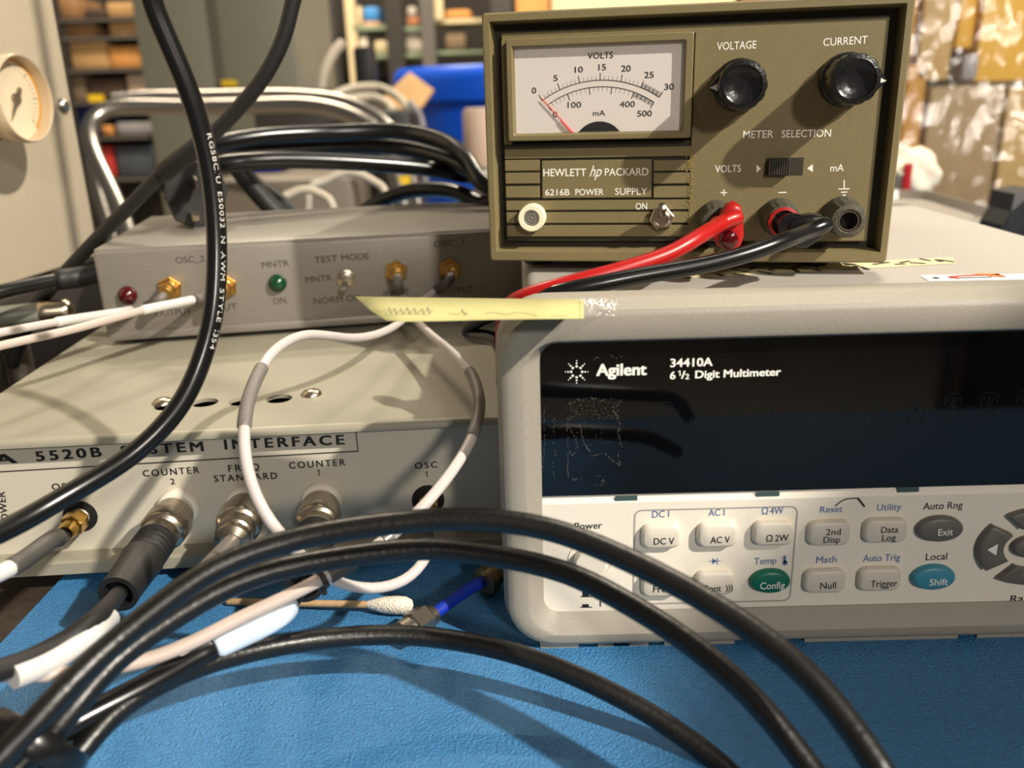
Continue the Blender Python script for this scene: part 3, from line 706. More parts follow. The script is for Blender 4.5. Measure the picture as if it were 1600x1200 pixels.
for t, a, b, cp, sp in (('COUNTER', (224, 745), (312, 739), 10, 1.3), ('2', (267, 757), (274, 756.5), 9, 1), ('FREQ', (357, 737), (406, 734), 10, 1.3), ('STANDARD', (335, 753), (434, 748), 10, 1.3), ('COUNTER', (452, 732.5), (540, 727), 10, 1.3),
      ('OSC', (648, 732.5), (684, 730.5), 9.5, 1.25), ('OSC', (82, 766), (119, 763.5), 10, 1.25), ('2', (100, 780), (107, 779.5), 9, 1), ('POWER', (15, 822), (7, 768), 11, 1.1)):
    P.text(t, a, b, cp, bold=.016, spacing=sp)
for x, y in ((498.5, 743.3), (667.3, 745.9)): P.line([(x, y), (x-.3, y-9.5)], 1.7); P.line([(x-3, y-7), (x-.3, y-9.3)], 1.4)
P.done(m_prtbk, ifp)
def bncjack(px_, py_):
    c_ = IF.f(px_, py_, YI); o_ = Vector((c_.x, YI, c_.z)); bm = B()
    add_lathe(bm, [(.0070, 0), (.0070, .0022), (.0064, .0030), (.0056, .0032), (.0056, .0100), (.0050, .0104)], o_, (0, -1, 0), 36); j = obj('bnc_socket', bm, m_nylon, itf)
    return IF.w(o_)
def smajack(px_, py_, m2):
    c_ = IF.f(px_, py_, YI); o_ = Vector((c_.x, YI, c_.z)); bm = B()
    add_lathe(bm, [(.0056, 0), (.0056, .0004), (.0050, .0007)], o_, (0, -1, 0), 32); j = obj('socket_hole', bm, m_blacksoft, itf)
    bm = B(); add_lathe(bm, [(.0031, 0), (.0031, .004), (.0028, .0085)], o_, (0, -1, 0), 24); obj('sma_socket', bm, m2, j)
    return IF.w(o_)
J_C2, J_FS, J_C1 = bncjack(281, 792), bncjack(388, 786), bncjack(504, 781)
J_O1, J_O2 = smajack(669, 781, m_gold), smajack(126, 806, m_nylon)
IN = -(IF.R @ Vector((0, 1, 0)))       # outward from the interface front

# ================================================================== OSCILLATOR BOX
_a = pz(168, 531, .0557); _b = pz(780, 489, .0557)
OS = Frame(_a, atan2(_b.y-_a.y, _b.x-_a.x)); OS.o.z = .0525
OL, OH, OD = .187, .0420, .112
osc = empty('oscillator_box', 'flat brushed aluminium oscillator box with red and green lamps lying on the putty grey interface', 'electronics box', OS.o, OS.yaw)
bm = B(); add_box(bm, (0, 0, .0028), (OL, OD, OH), bev=.0018, seg=3); obox = obj('body', bm, m_alum, osc, smooth=40)
bm = B(); add_box(bm, (.0006, .0012, OH-.0004), (OL-.0006, OD-.001, OH+.0006), bev=.0005); obj('lid', bm, m_filmtop, osc, smooth=40)
bm = B(); add_box(bm, (.001, -.0008, .0026), (OL-.001, .002, .0062), bev=.0004); obj('base_flange', bm, m_alum, osc)
for x in (.012, OL-.02):
    for y in (.012, OD-.012):
        bm = B(); add_lathe(bm, [(.005, 0), (.0055, .003)], (x, y, 0), (0, 0, 1), 18); obj('foot', bm, m_blks, osc)
P = Print(OS, 0)
for t, a, b, cp in (('OSC_2', (275, 411.5), (320, 408.5), 9.5), ('OUTPUT', (243, 495), (300, 490), 9.5), ('INPUT', (325, 488), (371, 483), 9.5), ('MNTR', (409.5, 419), (452, 415.5), 9.5), ('ON', (427, 475.5), (447.5, 473.5), 9.5),
      ('TEST', (491.5, 411), (528, 408), 9.5), ('MODE', (534, 407.8), (577, 404.5), 9.5), ('MNTR', (478, 442), (519, 438.5), 9.5), ('NORM OP', (491, 475.5), (562, 469.5), 9.5), ('OSC_1', (678, 386.5), (725, 382.5), 9), ('OUTPUT', (684, 461), (741, 456), 9.5),
      ('INPUT', (600, 464), (641, 460), 9)):
    P.text(t, a, b, cp, bold=.008)
P.done(mat('grey_stamped_ink', (66, 60, 54), .6), obox)
def led(px_, py_, m_):
    c_ = OS.f(px_, py_, 0); o_ = (c_.x, 0, c_.z); bm = B(); add_lathe(bm, [(.0040, 0), (.0040, .0008), (.0037, .0021), (.0026, .0034), (.0012, .0040), (.0001, .0041)], o_, (0, -1, 0), 28, cap=False); return obj('indicator_lamp', bm, m_, osc, smooth=60)
led(200, 461, m_ledr)['label'] = 'dark red indicator lamp'; led(434, 442, m_ledg)['label'] = 'dark green indicator lamp'
c_ = OS.f(541, 435, 0); o_ = Vector((c_.x, 0, c_.z)); bm = B(); add_lathe(bm, [(.0040, 0), (.0040, .0016), (.0032, .0018), (.0031, .0040), (.0020, .0043)], o_, (0, -1, 0), 28, cap=True); ot = obj('toggle_switch', bm, m_nick, osc, smooth=30)
bm = B(); add_lathe(bm, [(.0010, .003), (.0016, .0095), (.0015, .0108), (.0004, .0112)], o_, (-.12, -1, -.25), 16); obj('toggle_lever', bm, m_chrome, ot)
SJ = []
for q in ((266, 450), (352, 447), (619, 424), (702, 421)):
    c_ = OS.f(q[0], q[1], 0); o_ = Vector((c_.x, 0, c_.z)); bm = B()
    add_lathe(bm, [(.0053, 0), (.0053, .0018), (.0049, .0021)], o_, (0, -1, 0), 6, rot=.4); n_ = obj('sma_socket', bm, m_gold, osc, smooth=0)
    bm = B(); add_lathe(bm, [(.0036, .001), (.0036, .0046), (.0030, .005)], o_, (0, -1, 0), 24); obj('socket_thread', bm, m_gold, n_)
    SJ.append(OS.w(o_))
ON = -(OS.R @ Vector((0, 1, 0)))

# ================================================================== CABLES
def cable(name, label, cat, pts, group=None):
    p = [Vector(q) if len(q) == 3 and abs(q[0]) < 3 and abs(q[1]) < 3 else pd(*q) for q in pts]
    r = empty(name, label, cat, p[0], group=group)
    return r, Path(p)
def part(root, name, bm, m_, smooth=40, parent=None):
    o = obj(name, bm, m_, parent or root, smooth=smooth)
    if not parent: o.location = -root.location
    return o
def seg(root, path, name, r, u0, u1, m_, round_end=True):
    bm = B(); path.tube(bm, r, u0, u1, round_end=round_end); return part(root, name, bm, m_, 60)
def wrap_text(path, s, L0, size, r, theta0, m_, parent, bold=.0, gap=1.15, flip=1, rev=False, xs=1.0):
    """letters printed round a cable jacket, running along it"""
    bm = B(); L = L0; sc = size/caph()
    for ch in s:
        if ch == ' ': L += size*.9*xs; continue
        V, Fc = glyphs(ch, bold)
        x0 = min(v.x for v in V); x1 = max(v.x for v in V)
        vs = []
        for v in V:
            xx = (v.x-x0)*sc*xs
            p, t = path.atL(L-xx if rev else L+xx); e = (CAM-p); e = (e-t*e.dot(t)).normalized(); g = (t if not rev else -t).cross(e)*-1
            th = theta0 + flip*(v.y*sc)/r
            vs.append(bm.verts.new(p+(e*cos(th)+g*sin(th))*(r*1.012)))
        for f in Fc:
            try: bm.faces.new([vs[i] for i in f])
            except ValueError: pass
        L += (-1 if rev else 1)*((x1-x0)*sc*xs*gap + size*.22*xs)
    return obj('jacket_print', bm, m_, parent, smooth=0)
def sma_plug(root, o_, d, L=.0125, m_=m_gold, r=.0040, name='sma_plug'):
    d = Vector(d).normalized(); bm = B(); add_lathe(bm, [(r*.92, .002), (r, .0024), (r, L*.62), (r*.9, L*.66)], o_, d, 6, rot=.3)
    add_lathe(bm, [(r*.72, L*.6), (r*.72, L*.86), (r*.6, L)], o_, d, 24)
    return part(root, name, bm, m_, 30)
def bnc_plug(root, o_, d, name='bnc_plug', m_=m_nick):
    d = Vector(d).normalized(); bm = B(); kn = lambda i, s: 1-(.03 if i % 2 and .0105 < s < .0155 else 0)
    add_lathe(bm, [(.0060, .0045), (.0063, .0050), (.0063, .0085), (.0069, .0098), (.0072, .0105), (.0072, .0155), (.0068, .0165), (.0058, .0172), (.0056, .0195), (.0060, .0200), (.0060, .0222), (.0052, .0230)], o_, d, 64, rfun=kn)
    return part(root, name, bm, m_, 35)
def boot(root, o_, d, s0, s1, m_=m_blks, r0=.0062, r1=.0056):
    d = Vector(d).normalized(); bm = B(); L = s1-s0
    prof = [(r0*.9, s0), (r0, s0+.001)]
    for k in range(4): prof += [(r0*1.0, s0+.002+k*.0022), (r0*.93, s0+.0028+k*.0022), (r0*.93, s0+.0034+k*.0022), (r0, s0+.0042+k*.0022)]
    prof += [(r0*1.05, s0+.012), (r0*.98, s0+.016), (r1, s1-.002), (r1*1.02, s1), (r1*.75, s1), (r1*.7, s1-.004)]
    add_lathe(bm, prof, o_, d, 32); return part(root, 'strain_relief', bm, m_, 40)

# --- thick black coax that sweeps down in front of everything at the left
R58 = .00258
r_, D = cable('coax_cable', 'thick black coax with white print hanging in front of both boxes at the left', 'cable',
    [pd(235, 0, .205)+Vector((-.075, -.01, .22)), pd(235, 0, .205)+Vector((-.055, -.008, .13)), pd(235, 0, .205)+Vector((-.028, -.005, .055)), (214, -60, .2015), (235, 0, .205), (267, 75, .209), (298, 150, .213), (320, 225, .217), (333.5, 300, .220), (339, 390, .222), (335, 480, .222), (325, 530, .222), (309, 580, .221), (287, 625, .219), (252, 670, .216), (203, 714, .213), (153, 746, .209), (98, 778, .204), (50, 806, .199), (0, 832, .193), (-70, 862, .185)])
j = seg(r_, D, 'jacket', R58, 0, 99, m_blkg)
Ls = D.L[min(range(len(D.u)), key=lambda i: abs(D.u[i]-6.86))]
t_ = wrap_text(D, 'RG58C/U E50032 N AWM STYLE 1354', Ls, .00132, R58, .42, mat('pale_grey_print', (206, 202, 194), .6), r_, bold=.0, gap=1.0, flip=1, xs=1.45)
t_.location = -r_.location

# --- bundle of foreground black cables
bA = [(-150, 1340, .150), (-40, 1225, .155), (39, 1146, .160), (99, 1080, .165), (150, 1029, .170), (210, 978, .175), (300, 910, .181), (380, 868, .186), (500, 834, .190), (650, 814, .191), (760, 812, .190), (850, 825, .188), (925, 850, .185), (1030, 898, .179), (1135, 958, .172), (1240, 1034, .164), (1310, 1110, .158), (1370, 1195, .152), (1430, 1300, .147)]
bBc = [(-120, 1350, .158), (-20, 1245, .163), (70, 1158, .168), (128, 1090, .173), (168, 1044, .178), (210, 1008, .182), (300, 948, .189), (390, 903, .195), (500, 876, .199), (650, 858, .201), (770, 868, .200), (860, 887, .197), (925, 912, .193), (1030, 972, .186), (1110, 1030, .180), (1185, 1100, .174), (1265, 1200, .167), (1330, 1300, .160)]
bCc = [(-60, 1360, .168), (40, 1260, .173), (111, 1192, .178), (160, 1132, .184), (210, 1090, .190), (300, 1045, .201), (400, 1016, .212), (500, 999, .220), (590, 992, .224), (680, 996, .225), (770, 1012, .223), (850, 1036, .220), (930, 1070, .216), (1010, 1112, .212), (1075, 1155, .208), (1130, 1198, .204), (1200, 1270, .199)]
for pts, lb, prt in ((bA, 'black foreground coax, uppermost of the three long arcs, crossing the white keypad', 0), (bBc, 'black foreground coax, middle of the three long arcs, printed near the tie', 1), (bCc, 'black foreground coax, lowest of the three long arcs, lying near the mat', 0)):
    r_, P_ = cable('coax_cable', lb, 'cable', pts)
    seg(r_, P_, 'jacket', .00262, 0, 99, m_blk)
    if prt:
        Ls = P_.L[min(range(len(P_.u)), key=lambda i: abs(P_.u[i]-2.75))]
        t_ = wrap_text(P_, '9219A', Ls, .0021, .00262, .45, mat('worn_white_print', (176, 170, 160), .6), r_, gap=1.35, flip=1); t_.location = -r_.location
tie_c = pd(56, 1166, .168); tie_d = (pd(99, 1095, .172)-pd(10, 1215, .163)).normalized()
u_, v_ = ortho(tie_d)
bm = B(); n = 40; rg = []
for i in range(n):
    a = 2*pi*i/n; c_ = u_*cos(a)*.0085+v_*sin(a)*.0098; rd = c_.normalized()
    rg.append([tie_c+c_+rd*(.0013*cos(b))+tie_d*(.0030*sin(b)) for b in [2*pi*k/10 for k in range(10)]])
add_loft(bm, rg, close=True)
tieo = obj('cable_tie', bm, m_blkg, smooth=50); tag(tieo, 'black band holding the foreground cables together at the lower left corner', 'cable tie')

# --- cables on the interface
def jack_cable(label, o_, tilt, tail, group=None, plugm=m_nick, has_boot=True):
    d = (IN + Vector(tilt)).normalized(); s1 = .050 if has_boot else .026
    pts = [o_ + d*(s1-.012), o_ + d*(s1-.006), o_ + d*s1] + [pd(*q) for q in tail]
    r_, P_ = cable('coax_cable', label, 'cable', pts, group)
    bnc_plug(r_, o_, d, m_=plugm)
    if has_boot: boot(r_, o_, d, .0205, .050)
    else:
        bm = B(); add_lathe(bm, [(.0052, .022), (.0054, .0225), (.0054, .0255), (.0034, .027)], o_, d, 24); part(r_, 'crimp_nut', bm, plugm, 30)
    return r_, P_
r_, P_ = jack_cable('black coax with a white label sleeve leaving the COUNTER 2 socket', J_C2, (-.06, 0, -.05), [(152, 966, .200), (105, 1000, .192), (45, 1032, .184), (-10, 1050, .178), (-80, 1072, .170)])
seg(r_, P_, 'jacket', .0024, 0, 99, m_blks)
lp = Path([p+Vector((.0012, -.001, -.0016)) for p in [P_.at(u)[0] for u in (2.75, 3.3, 4, 4.6, 5.1, 5.6)]]); seg(r_, lp, 'label_sleeve', .0027, 0, 99, m_wlabel, False)
r_, P_ = jack_cable('coax with a bare nickel plug on the FREQ STANDARD socket', J_FS, (.02, 0, -.02), [(322, 893, .212), (290, 930, .200), (228, 985, .190), (155, 1045, .182), (75, 1120, .175), (-10, 1210, .168), (-90, 1300, .162)], has_boot=False)
seg(r_, P_, 'jacket', .0022, 0, 99, m_blks); seg(r_, P_, 'label_sleeve', .0026, 1.8, 3.2, m_sleeve)
r_, P_ = jack_cable('black coax with a pale blue label sleeve leaving the COUNTER 1 socket', J_C1, (.03, 0, -.06), [(438, 962, .212), (385, 990, .209), (326, 1017, .204), (225, 1074, .192), (141, 1117, .184), (50, 1168, .176), (-60, 1240, .166)])
seg(r_, P_, 'jacket', .0019, 0, 5.0, m_blks); seg(r_, P_, 'label_sleeve', .0029, 2.7, 4.98, mat('pale_blue_sleeve', (206, 222, 236), .4)); seg(r_, P_, 'heat_shrink', .0030, 5.0, 99, m_blkg)

# white coax, oscillator output -> OSC 1
o_ = SJ[3]; p1 = o_+ON*.010; e1 = J_O1+IN*.0085
r_, P_ = cable('coax_cable', 'white coax with grey sleeve curving left from the rightmost gold socket to OSC 1', 'cable',
    [p1, o_+ON*.018+Vector((-.002, 0, -.002)), pd(682, 453, .395), pd(660, 470, .380), pd(632, 498, .35), pd(600, 518, .32), pd(555, 528, .295), pd(480, 523, .265), pd(432, 545, .245), pd(405, 582, .232), pd(386, 632, .222), pd(381, 690, .214), pd(391, 752, .209), pd(413, 802, .207), pd(441, 838, .208), pd(472, 870, .213), pd(510, 901, .221), pd(552, 917, .228), pd(597, 919, .232), pd(642, 901, .238), pd(667, 868, .243), e1+IN*.006+Vector((0, 0, -.006)), e1])
seg(r_, P_, 'jacket', .00148, 0, 99, m_white); sma_plug(r_, o_, ON); seg(r_, P_, 'end_sleeve', .0021, .2, 2.1, m_sleeved); seg(r_, P_, 'heat_shrink', .00185, 8.75, 10.75, m_sleeve)
sma_plug(r_, J_O1, IN, m_=m_gold, r=.0036); seg(r_, P_, 'end_sleeve', .0018, 20.6, 99, m_sleeved)
# white coax, oscillator input -> long pink run
o_ = SJ[2]; p1 = o_+ON*.010
r_, P_ = cable('coax_cable', 'white coax bulging right beside the multimeter then running pinkish to the lower left', 'cable',
    [p1, o_+ON*.016+Vector((0, 0, -.002)), pd(627, 460, .395), pd(640, 488, .37), pd(668, 518, .34), pd(705, 549, .31), pd(736, 584, .282), pd(749, 630, .262), pd(738, 682, .247), pd(712, 728, .236), pd(680, 770, .228), pd(645, 808, .222), pd(612, 836, .218), pd(575, 862, .215), pd(540, 883, .212), pd(500, 906, .209), pd(440, 936, .206), pd(380, 963, .203), pd(300, 1004, .198), pd(220, 1034, .194), pd(130, 1050, .189), pd(40, 1055, .184), pd(-70, 1050, .178)])
seg(r_, P_, 'jacket', .00155, 0, 15, m_white); seg(r_, P_, 'outer_jacket', .00165, 14.9, 99, m_pink); sma_plug(r_, o_, ON); seg(r_, P_, 'end_sleeve', .0021, .2, 1.9, m_sleeve); seg(r_, P_, 'heat_shrink', .0019, 5.9, 8.1, m_sleeve)
seg(r_, P_, 'heat_shrink', .0020, 11.7, 12.6, mat('silvery_sleeve', (150, 146, 142), .3, .4)); seg(r_, P_, 'heat_shrink', .0023, 13.4, 14.95, m_sleeved)
c_, t_ = P_.at(14.9); bm = B(); add_lathe(bm, [(.0024, -.0006), (.0027, -.0003), (.0027, .0005), (.0024, .0008)], c_, t_, 20); add_box(bm, c_+Vector((-.0006, -.0004, -.0046)), c_+Vector((.0006, .0004, -.002))); part(r_, 'tie_band', bm, m_blks)
# OSC 2 interface cable
r_, P_ = cable('coax_cable', 'white coax with a dark sleeve leaving the OSC 2 socket at the left edge', 'cable', [J_O2+IN*.008, J_O2+IN*.016, pd(86, 840, .226), pd(55, 862, .217), pd(20, 886, .208), pd(-40, 912, .198), pd(-110, 930, .19)])
seg(r_, P_, 'jacket', .0016, 0, 99, m_white); sma_plug(r_, J_O2, IN); seg(r_, P_, 'end_sleeve', .0024, .5, 4.0, m_sleeved); seg(r_, P_, 'label_sleeve', .0021, 4.0, 4.9, m_wlabel)
# the two white coaxes at OSC_2
for k, (o_, tail, lb, s1, s2, mm) in enumerate(((SJ[0], [(225, 478, .378), (192, 487, .362), (140, 495, .342), (84, 504, .322), (40, 512, .308), (-10, 522, .295), (-80, 540, .28)], 'white coax with white label, upper of two leaving the left OSC_2 sockets', (2.7, 4.9), None, m_white),
        (SJ[1], [(325, 463, .375), (304, 468, .362), (226, 484, .335), (200, 491, .328), (120, 513, .308), (55, 528, .295), (-10, 543, .284), (-80, 563, .272)], 'pinkish coax with white label, lower of two leaving the left OSC_2 sockets', (3.0, 4.1), None, m_pink))):
    r_, P_ = cable('coax_cable', lb, 'cable', [o_+ON*.009, o_+ON*.015+Vector((-.002, 0, -.002))]+[pd(*q) for q in tail])
    seg(r_, P_, 'jacket', .0015, 0, 99, mm); sma_plug(r_, o_, ON); seg(r_, P_, 'end_sleeve', .0019, .2, s1[0]+.1, m_sleeve); seg(r_, P_, 'label_sleeve', .0019, s1[0], s1[1], m_wlabel)
# black cables left of the oscillator box
r_, P_ = cable('power_cable', 'black cable sweeping from the top of the frame down past the beige panel', 'cable', [pd(458, 0, .34)+Vector((.03, -.01, .26)), pd(458, 0, .34)+Vector((.022, -.008, .15)), pd(458, 0, .34)+Vector((.012, -.004, .06)), (466, -40, .337), (458, 0, .34), (443, 60, .345), (414, 118, .35), (378, 163, .355), (340, 203, .36), (300, 236, .365), (255, 270, .372), (200, 325, .38), (150, 375, .388), (100, 428, .395), (60, 470, .40), (20, 520, .405), (-40, 590, .41)])
seg(r_, P_, 'jacket', .0031, 0, 99, m_blks); seg(r_, P_, 'collar', .0042, 8.7, 10.0, m_blks)
r_, P_ = cable('power_cable', 'black cable with a thick plug entering the left end of the oscillator box', 'cable', [OS.w((-.0002, .02, .030)), pd(120, 434, .384), pd(92, 437, .378), pd(60, 443, .372), (0, 456, .36), (-60, 474, .35)])
seg(r_, P_, 'jacket', .0030, 1.8, 99, m_blkg); seg(r_, P_, 'plug', .0046, 0, 2.1, m_blks)
r_, P_ = cable('power_cable', 'second black cable curling behind the plug at the left end of the oscillator box', 'cable', [OS.w((-.0002, .05, .034)), pd(122, 420, .415), pd(100, 430, .405), pd(78, 452, .40), pd(58, 480, .40), pd(40, 515, .405), pd(20, 570, .41)])
seg(r_, P_, 'jacket', .0030, 0, 99, m_blkg)
r_, P_ = cable('hose', 'grey hose with a metal ferrule lying behind the two white coaxes at the left', 'hose', [(112, 484, .40), (90, 486, .398), (55, 489, .395), (0, 495, .39), (-60, 502, .38)])
seg(r_, P_, 'tube', .0048, 1.6, 99, mat('grey_green_hose', (120, 122, 112), .4)); seg(r_, P_, 'ferrule', .0052, .3, 1.9, m_nick)

# --- coiled mains lead on the oscillator box
coil = [(258, 292, .425), (268, 262, .43), (300, 238, .44), (345, 224, .455), (420, 212, .47), (520, 207, .485), (620, 205, .49), (690, 220, .48), (728, 248, .465), (752, 285, .455), (790, 300, .46), (815, 285, .49), (800, 270, .51), (745, 276, .50), (660, 262, .485), (560, 254, .47), (450, 250, .455), (370, 254, .445), (320, 260, .445), (300, 250, .455), (330, 238, .47), (420, 232, .485), (520, 227, .50), (620, 230, .50), (690, 246, .49), (738, 268, .48), (775, 300, .475), (760, 318, .48), (705, 298, .505), (645, 298, .525), (592, 316, .54), (545, 348, .545)]
r_, P_ = cable('mains_lead', 'coiled black mains lead with a moulded plug lying on the oscillator box', 'cable', coil)
seg(r_, P_, 'jacket', .0046, 0, 99, m_blkg)
# moulded plug, prongs towards the camera
pc_ = pd(306, 303, .418); pd_ = Vector((.50, -.86, -.02)).normalized(); pu = Vector((0, 0, 1)); pr_ = pd_.cross(pu).normalized()
bm = B()
def plug_ring(s, k):
    out = [(-.0125, -.009), (-.016, .001), (-.0125, .011), (-.004, .0155), (.006, .0155), (.0125, .010), (.0145, -.001), (.011, -.012), (.003, -.0165), (-.006, -.0150)]
    return [pc_+pd_*s+pr_*(x*k)+pu*(z*k) for x, z in out]
add_loft(bm, [plug_ring(-.030, .35), plug_ring(-.022, .55), plug_ring(-.010, .9), plug_ring(-.002, 1.0), plug_ring(0, .96)], capa=True, capb=True)
pg = part(r_, 'plug', bm, m_blks, 30)
for x, z, w, h in ((.001, .006, .0014, .0062), (.003, -.010, .0034, .0036)):
    bm = B(); q = [pc_+pr_*(x+sx*w/2)+pu*(z+sz*h/2) for sx, sz in ((-1, -1), (1, -1), (1, 1), (-1, 1))]
    add_loft(bm, [q, [v+pd_*.009 for v in q], [v*.5+(sum(q, Vector())/4)*.5+pd_*.0115 for v in q]], capa=True, capb=True); obj('prong', bm, m_nick, pg, smooth=0)
for pts, lb in (([(372, 262, .505), (395, 292, .51), (425, 325, .515), (455, 356, .52)], 'short thick black lead end slanting down behind the coil, left one'), ([(392, 285, .535), (430, 312, .535), (475, 350, .535)], 'short thick black lead end slanting down behind the coil, right one')):
    r_, P_ = cable('lead_end', lb, 'cable', pts); seg(r_, P_, 'jacket', .0058, 0, 99, m_blks)
r_, P_ = cable('thin_wire', 'thin white wire slanting down to the oscillator box behind the coil', 'wire', [(355, 262, .55), (390, 292, .55), (425, 320, .55), (465, 345, .55)]); seg(r_, P_, 'jacket', .0016, 0, 99, m_white)

# --- test leads
def lead(label, pts, r, m_):
    r_, P_ = cable('test_lead', label, 'test lead', pts); seg(r_, P_, 'wire', r, 0, 99, m_); return r_
hpw = lambda x, y, d: HP.w(HP.f(x, y, d))
r_ = lead('red test lead plugged into the plus post of the power supply', [hpw(1152, 340, -.0205), hpw(1140, 343, -.0225), hpw(1125, 350, -.024), pd(1095, 368, .253), pd(1045, 397, .249), pd(975, 420, .246), pd(900, 440, .245), pd(845, 455, .246), pd(806, 468, .250), pd(789, 485, .256), pd(786, 520, .258), pd(787, 580, .256)], .0024, m_red)
def plate_out(pts, y0, y1, bev=.0012):
    bm = B(); Q = [HP.f(x, y, y0) for x, y in pts]; t = B(); add_slab(t, [(q.x, q.z) for q in Q], y0, y1, bev); t.transform(Matrix.Translation(HP.o) @ Matrix.Rotation(HP.yaw, 4, 'Z')); merge(bm, t); return bm
b_ = plate_out([(1136, 322), (1148, 318), (1158, 324), (1161, 340), (1163, 368), (1158, 384), (1147, 392), (1132, 391), (1119, 383), (1114, 370), (1118, 352), (1128, 334)], -.0195, -.0115)
pb_ = part(r_, 'banana_plug', b_, m_red, 50)
c_ = HP.f(1138, 375, -.0197); bm = B(); add_lathe(bm, [(.0030, 0), (.0029, .0006), (.0019, .0012), (.0001, .0013)], HP.w(c_), HP.R @ Vector((0, -1, 0)), 24, cap=False); obj('plug_socket', bm, m_ledr, pb_, smooth=60)
bm = B(); add_lathe(bm, [(.0030, 0), (.0033, .003), (.0036, .006), (.0036, .0090)], HP.w((HP.l(hpw(1122, 350, -.01)).x, -.0108, HP.l(hpw(1122, 350, -.01)).z)), HP.R @ Vector((0, -1, 0)), 24); obj('plug_barrel', bm, m_red, pb_)
r_ = lead('black test lead plugged into the minus post of the power supply', [hpw(1290, 351, -.0195), hpw(1282, 354, -.0215), hpw(1262, 362, -.0235), pd(1225, 376, .2515), pd(1170, 396, .248), pd(1100, 414, .246), pd(1000, 431, .244), pd(930, 445, .243), pd(870, 457, .244), pd(815, 473, .250), pd(772, 490, .258), pd(738, 503, .266), pd(728, 517, .270), pd(742, 527, .268), pd(768, 526, .262), pd(787, 545, .258), pd(788, 600, .256)], .0025, m_blkg)
b_ = plate_out([(1232, 352), (1245, 340), (1268, 336), (1286, 338), (1296, 350), (1294, 362), (1282, 376), (1262, 388), (1246, 388), (1236, 378)], -.0185, -.0125)
pb_ = part(r_, 'banana_plug', b_, m_bak, 50)
pc0 = HP.l(hpw(1224, 347, -.01))
bm = B(); add_lathe(bm, [(.0033, 0), (.0034, .003), (.0042, .007)], HP.w((pc0.x, -.0106, pc0.z)), HP.R @ Vector((.25, -1, -.05)), 24); obj('plug_barrel', bm, m_bak, pb_)
bm = B(); add_lathe(bm, [(.0046, 0), (.0049, .0004), (.0049, .0010), (.0040, .0012)], HP.w((pc0.x+.0001, -.0108, pc0.z)), HP.R @ Vector((0, -1, 0)), 32, cap=False); obj('plug_collar', bm, m_red, pb_)

# --- blue coax, swab
bz = .0052
q0, q1 = pz(766, 903, bz), pz(668, 966, bz); dd = (q1-q0).normalized()
r_, P_ = cable('coax_cable', 'short blue coax with nickel connectors lying on the mat beside the multimeter', 'cable', [q0+dd*.001, q0.lerp(q1, .3)+Vector((0, 0, .001)), q0.lerp(q1, .7)+Vector((0, 0, .0005)), q1])
seg(r_, P_, 'jacket', .00195, 0, 99, m_blue)
bm = B(); add_lathe(bm, [(.0028, -.001), (.0046, -.0004), (.0048, .001), (.0048, .0025), (.0040, .003), (.0036, .0034), (.0036, .006)], q0+dd*.003, -dd, 28); part(r_, 'sma_plug', bm, mat('bronze_nut', (150, 128, 96), .35, 1.0), 35)
bm = B(); add_lathe(bm, [(.0030, -.0025), (.0032, 0)], q1, dd, 24); add_lathe(bm, [(.0042, 0), (.0048, .0006), (.0048, .0062), (.0042, .0068)], q1, dd, 6, rot=.5); add_lathe(bm, [(.0038, .006), (.0038, .0105), (.0032, .011)], q1, dd, 24); part(r_, 'sma_plug', bm, m_steel, 25)
z0 = .0014
a0_, a1_ = pz(355, 940, z0), pz(640, 946, .0034)
sw = empty('cotton_swab', 'wooden cotton swab lying on the mat under the black cables', 'cotton swab', a0_)
dd = (a1_-a0_); L = dd.length
bm = B(); add_lathe(bm, [(.0009, 0), (.00115, .0005), (.00115, L-.004)], a0_, dd, 14); part(sw, 'stick', bm, m_wood)
bm = B(); add_lathe(bm, [(.0011, L-.0135), (.0018, L-.0115), (.0026, L-.008), (.0029, L-.004), (.0027, L-.0012), (.0018, L+.0006), (.0001, L+.0012)], a0_, dd, 20, cap=False); part(sw, 'cotton_tip', bm, m_swabw)

# --- yellow note taped to the bumper
nz = .10330
bm = B(); up = [(555, 463), (600, 464), (680, 465), (760, 466), (840, 467), (912, 467.5)]; dn = [(603, 500), (630, 502), (690, 501), (760, 499), (840, 498), (912, 497)]
mid = [(578, 484), (615, 483), (685, 483), (760, 482.5), (840, 482.5), (912, 482)]
rows = []
for row in (up, mid, dn):
    rows.append([bm.verts.new(pz(x, y, nz+.0012*max(0, (800-x)/250)**1.5)) for x, y in row])
for a, b in zip(rows, rows[1:]):
    for i in range(5): bm.faces.new((a[i], a[i+1], b[i+1], b[i]))
nr = bm.faces[:] if False else None
no = obj('sticky_note', bm, m_note, smooth=60)
sm = no.modifiers.new('s', 'SOLIDIFY'); sm.thickness = .00016
tag(no, 'pale yellow paper flag taped to the bumper top and sticking out to the left', 'note')
bm = B()
def scrib(pts, w):
    Q = [pz(x, y, nz+.0012*max(0, (800-x)/250)**1.5+.0002) for x, y in pts]
    for p, q in zip(Q, Q[1:]):
        d = q-p; nn = Vector((-d.y, d.x, 0)).normalized()*w/2; bm.faces.new([bm.verts.new(v) for v in (p-nn, q-nn, q+nn, p+nn)])
scrib([(588, 484), (594, 487), (603, 483)], .0003); scrib([(600, 491), (618, 492), (634, 490), (672, 491)], .0003)
for i, x in enumerate((604, 612, 622, 632, 643, 655, 664)): scrib([(x, 489), (x+5, 479+i % 3), (x+8, 490), (x+12, 484)], .0003)
scrib([(700, 489), (716, 491), (722, 486), (732, 490)], .0003); scrib([(722, 483), (728, 492)], .0003)
scrib([(758, 490), (772, 487), (790, 491), (812, 487), (840, 492)], .0003); scrib([(860, 493), (890, 492)], .0003)
